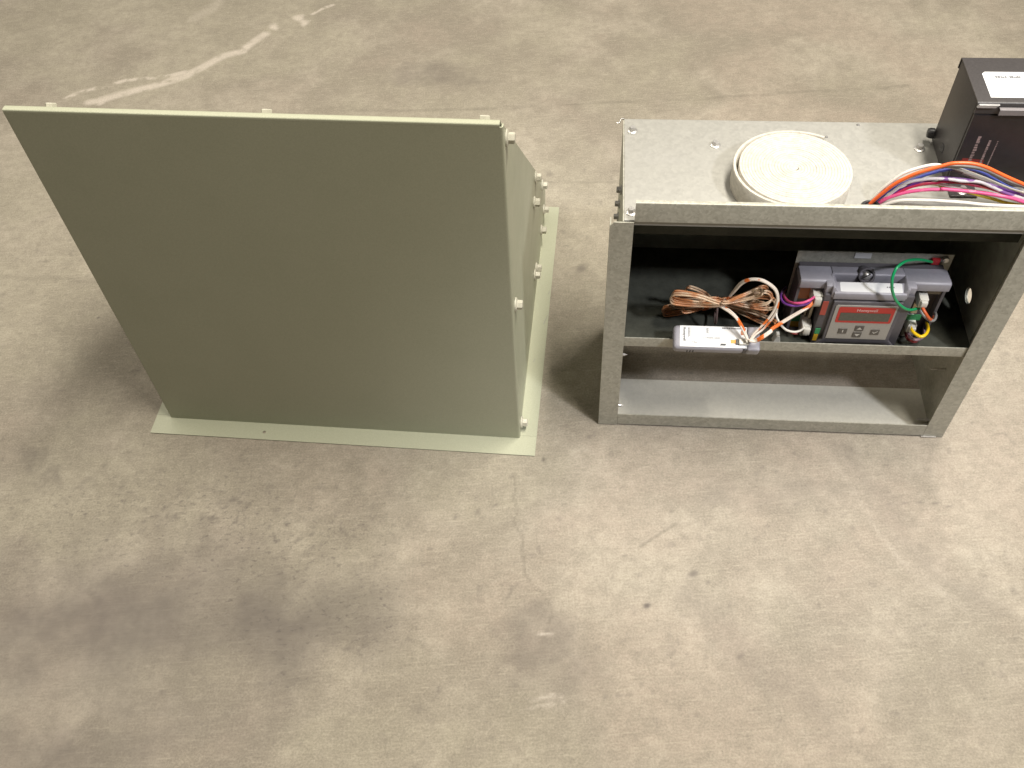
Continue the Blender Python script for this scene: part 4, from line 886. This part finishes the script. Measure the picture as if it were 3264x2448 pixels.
# plugs and metal blades
def plug(x, z, w=0.0150, h=0.0205, y0=0.0110, y1=0.0330):
    bm = NB(); box(bm, x-w/2, x+w/2, y0+0.004, y1, z-h/2, z+h/2)
    box(bm, x-w*0.36, x+w*0.36, y0, y0+0.0042, z-h*0.15, z+h*0.42)
    return part('connector', bm, NYLON, ctl, bevel=0.0009, smooth=40)
plug(0.2285, 0.2235, 0.0105, 0.0180); plug(0.2265, 0.1745, 0.0105, 0.0170)
plug(0.3400, 0.2245, 0.0095, 0.0130); plug(0.3395, 0.1830, 0.0095, 0.0120)
for (x0, x1, z0, z1, y) in ((0.2272, 0.2302, 0.1850, 0.2110, 0.0240), (0.2232, 0.2250, 0.1850, 0.2110, 0.0280), (0.3350, 0.3420, 0.1990, 0.2150, 0.0240), (0.3345, 0.3400, 0.1620, 0.1745, 0.0230), (0.3440, 0.3520, 0.1990, 0.2120, 0.0300)):
    bm = NB(); box(bm, x0, x1, y, 0.0335, z0, z1); part('terminal_blade', bm, BLADE, ctl, bevel=0.0004)
bm = NB(); box(bm, 0.3470, 0.3560, 0.0500, 0.0542, 0.2478, 0.2560); part('spade_terminal', bm, plain('red_vinyl', (0.42, 0.02, 0.025), 0.4), ctl, bevel=0.0010, smooth=40)
bm = NB(); box(bm, 0.3560, 0.3640, 0.0525, 0.0540, 0.2505, 0.2545); lathe(bm, [(0, 0.003), (0.0035, 0.0026), (0.0042, 0)], (0.3620, 0.0545, 0.2530), (0, -1, 0), 12); part('spade_terminal', bm, ZINC, ctl, smooth=40)
for key, mat, r in (('c_purple','purple',.0013),('c_pink','pink',.0014),('c_green','green',.0016),('c_orange','rust',.0018),('c_grey','grey',.0016),('c_yellow','lemon',.0018),('c_mauve','mauve',.0016),('c_darkred','darkred',.0016),('c_redl','darkred',.0012)):
    bm = NB(); tube(bm, WIRES[key], r, 8, 6); part('wire', bm, WC[mat], ctl, label={'rust': 'orange wire', 'lemon': 'yellow wire', 'darkred': 'dark red wire'}.get(mat, mat + ' wire'), smooth=80)
# white stand-off beside the module
bm = NB(); prism(bm, [(0.1915, 0.1567), (0.2010, 0.1567), (0.1985, 0.1690), (0.1950, 0.1690)], 1, 0.010, 0.018); part('standoff', bm, NYLON, ctl, bevel=0.0006)

# ------------------------------------------------------------------ sensor module on the shelf lip
mod = thing('sensor_module', 'small slate sensor module with a white printed label lying on the shelf lip', 'sensor', 'R', (0.125, 0.0, 0.170))
ang = math.radians(-21.5)
MC = Vector((0.125, -0.0045, 0.1778))
def mp(x, y, z):      # module coordinates: x along, y depth, z up, tilted towards the viewer
    c, s = math.cos(ang), math.sin(ang)
    yy_, zz_ = y*c + z*s, -y*s + z*c
    return (MC.x+x, MC.y+yy_, MC.z+zz_)
def mbox(bm, x0, x1, y0, y1, z0, z1):
    n0 = len(bm.verts); box(bm, x0, x1, y0, y1, z0, z1); bm.verts.ensure_lookup_table()
    return bm
def mpart(name, bm, mat, parent, bevel=0.0, seg=3, smooth=None):
    bmesh.ops.recalc_face_normals(bm, faces=bm.faces)
    if bevel: bmesh.ops.bevel(bm, geom=[e_ for e_ in bm.edges if e_.calc_face_angle(0) > 0.5], offset=bevel, segments=seg, profile=0.5, affect='EDGES', clamp_overlap=True)
    for v in bm.verts: v.co = Vector(mp(*v.co))
    return part(name, bm, mat, parent, smooth=smooth)
bm = NB(); box(bm, -0.0475, 0.0305, -0.0140, 0.0140, -0.0085, 0.0070); case = mpart('case', bm, PLASTIC_LIT, mod, 0.0046, 4, 40)
bm = NB(); box(bm, 0.0335, 0.0475, -0.0140, 0.0140, -0.0085, 0.0070); mpart('end_cap', bm, PLASTIC_LIT, mod, 0.0020, 3, 40)
bm = NB(); box(bm, 0.0295, 0.0345, -0.0130, 0.0130, -0.0080, 0.0045); mpart('neck', bm, PLASTIC, mod, 0.001, 2, 40)
bm = NB(); lz = 0.0071
bm.faces.new([bm.verts.new(p) for p in ((-0.0405, -0.0118, lz), (0.0330, -0.0118, lz), (0.0330, 0.0128, lz), (-0.0405, 0.0128, lz))]); ml = mpart('printed_label', bm, LABEL, mod)
lt = lz+0.0002
text_mesh('Honeywell', 0.0040, lambda x, y: mp(-0.0355+y, 0.0030-x*0.95, lt), INK, ml, bold=0.00008)
text_mesh('C7400S1000', 0.0030, lambda x, y: mp(-0.006+x*1.25, -0.0010+y, lt), GREYINK, ml)
text_mesh('TAs', 0.0032, lambda x, y: mp(-0.0245+x, -0.0065+y, lt), INK, ml)
bm = NB(); rnd = random.Random(8)
for col in (-0.0315, -0.0300, -0.0112, -0.0100):
    y = 0.0105
    for k in range(9 if col < -0.02 else 5):
        hgt = rnd.uniform(0.0006, 0.0013)
        bm.faces.new([bm.verts.new(p) for p in ((col, y-hgt, lt), (col+0.0008, y-hgt, lt), (col+0.0008, y, lt), (col, y, lt))]); y -= hgt*1.35
mpart('print', bm, GREYINK, ml)
bm = NB(); x = 0.0060
while x < 0.0310:
    w_ = rnd.uniform(0.0008, 0.0018)
    bm.faces.new([bm.verts.new(p) for p in ((x, 0.0100, lt), (x+w_, 0.0100, lt), (x+w_, 0.0118, lt), (x, 0.0118, lt))]); x += w_*1.3
mpart('print', bm, GREYINK, ml)
bm = NB(); bm.faces.new([bm.verts.new(p) for p in ((0.0035, -0.0095, lt), (0.0095, -0.0095, lt), (0.0103, -0.0072, lt), (0.0045, -0.0072, lt))]); mpart('print', bm, INK, ml)
for x in (-0.0325, -0.0292, -0.0260):
    bm = NB(); box(bm, x, x+0.0016, -0.01425, -0.0130, -0.0058, 0.0012); mpart('vent_slot', bm, BLACKP, mod)
bm = NB(); box(bm, -0.0479, -0.0470, -0.0010, 0.0030, -0.0005, 0.0025); mpart('vent_slot', bm, BLACKP, mod)
bm = NB(); box(bm, 0.0155, 0.0205, -0.0065, -0.0025, lz, lz+0.0008); mpart('orange_mark', bm, TAG_A, mod)
bm = NB(); box(bm, 0.0207, 0.0238, -0.0080, -0.0018, lz, lz+0.0020); mpart('cable_socket', bm, BLACKP, mod, 0.0004, 2)
bm = NB(); box(bm, 0.0265, 0.0315, 0.0035, 0.0085, lz, lz+0.0008); mpart('orange_mark', bm, TAG_O, mod)
bm = NB(); box(bm, 0.0238, 0.0350, -0.0085, -0.0010, lz-0.001, lz+0.0035); mpart('cable_socket', bm, NYLON, mod, 0.001, 2)

# ------------------------------------------------------------------ coiled lead of the module
coil = thing('coiled_cable', 'tied coil of thin white and orange cable standing on the shelf behind the module', 'cable', 'R', (0.127, 0.035, 0.158))
for k in range(9):
    pts = WIRES['coil_%d' % k]
    for d in (0, 1):
        dz = 0.0021*d
        bm = NB(); tube(bm, [(p[0]+dz*0.5, p[1]+dz*0.6, max(p[2], 0.1592)+dz) for p in pts], 0.00112, 6, 5, closed=True)
        part('cable_loop', bm, WC['coil'], coil, smooth=80)
for key, mat, r in (('m_lead','wo',.0012),('m_lead2','wo',.0012),('m_loop','wo',.00135),('m_loop2','wo',.00135),('c_white1','wo',.0014),('c_white2','wo',.0014),('c_white3','white',.0013)):
    bm = NB(); tube(bm, WIRES[key], r, 8, 6); part('lead', bm, WC[mat], coil, smooth=80)
bm = NB(); tube(bm, [(0.1262, 0.020, 0.181), (0.1262, 0.028, 0.196), (0.1275, 0.042, 0.197), (0.1280, 0.050, 0.184), (0.1275, 0.044, 0.170), (0.1265, 0.026, 0.171)], 0.0013, 8, 6, closed=True)
part('cable_tie', bm, WC['brown'], coil, smooth=80)
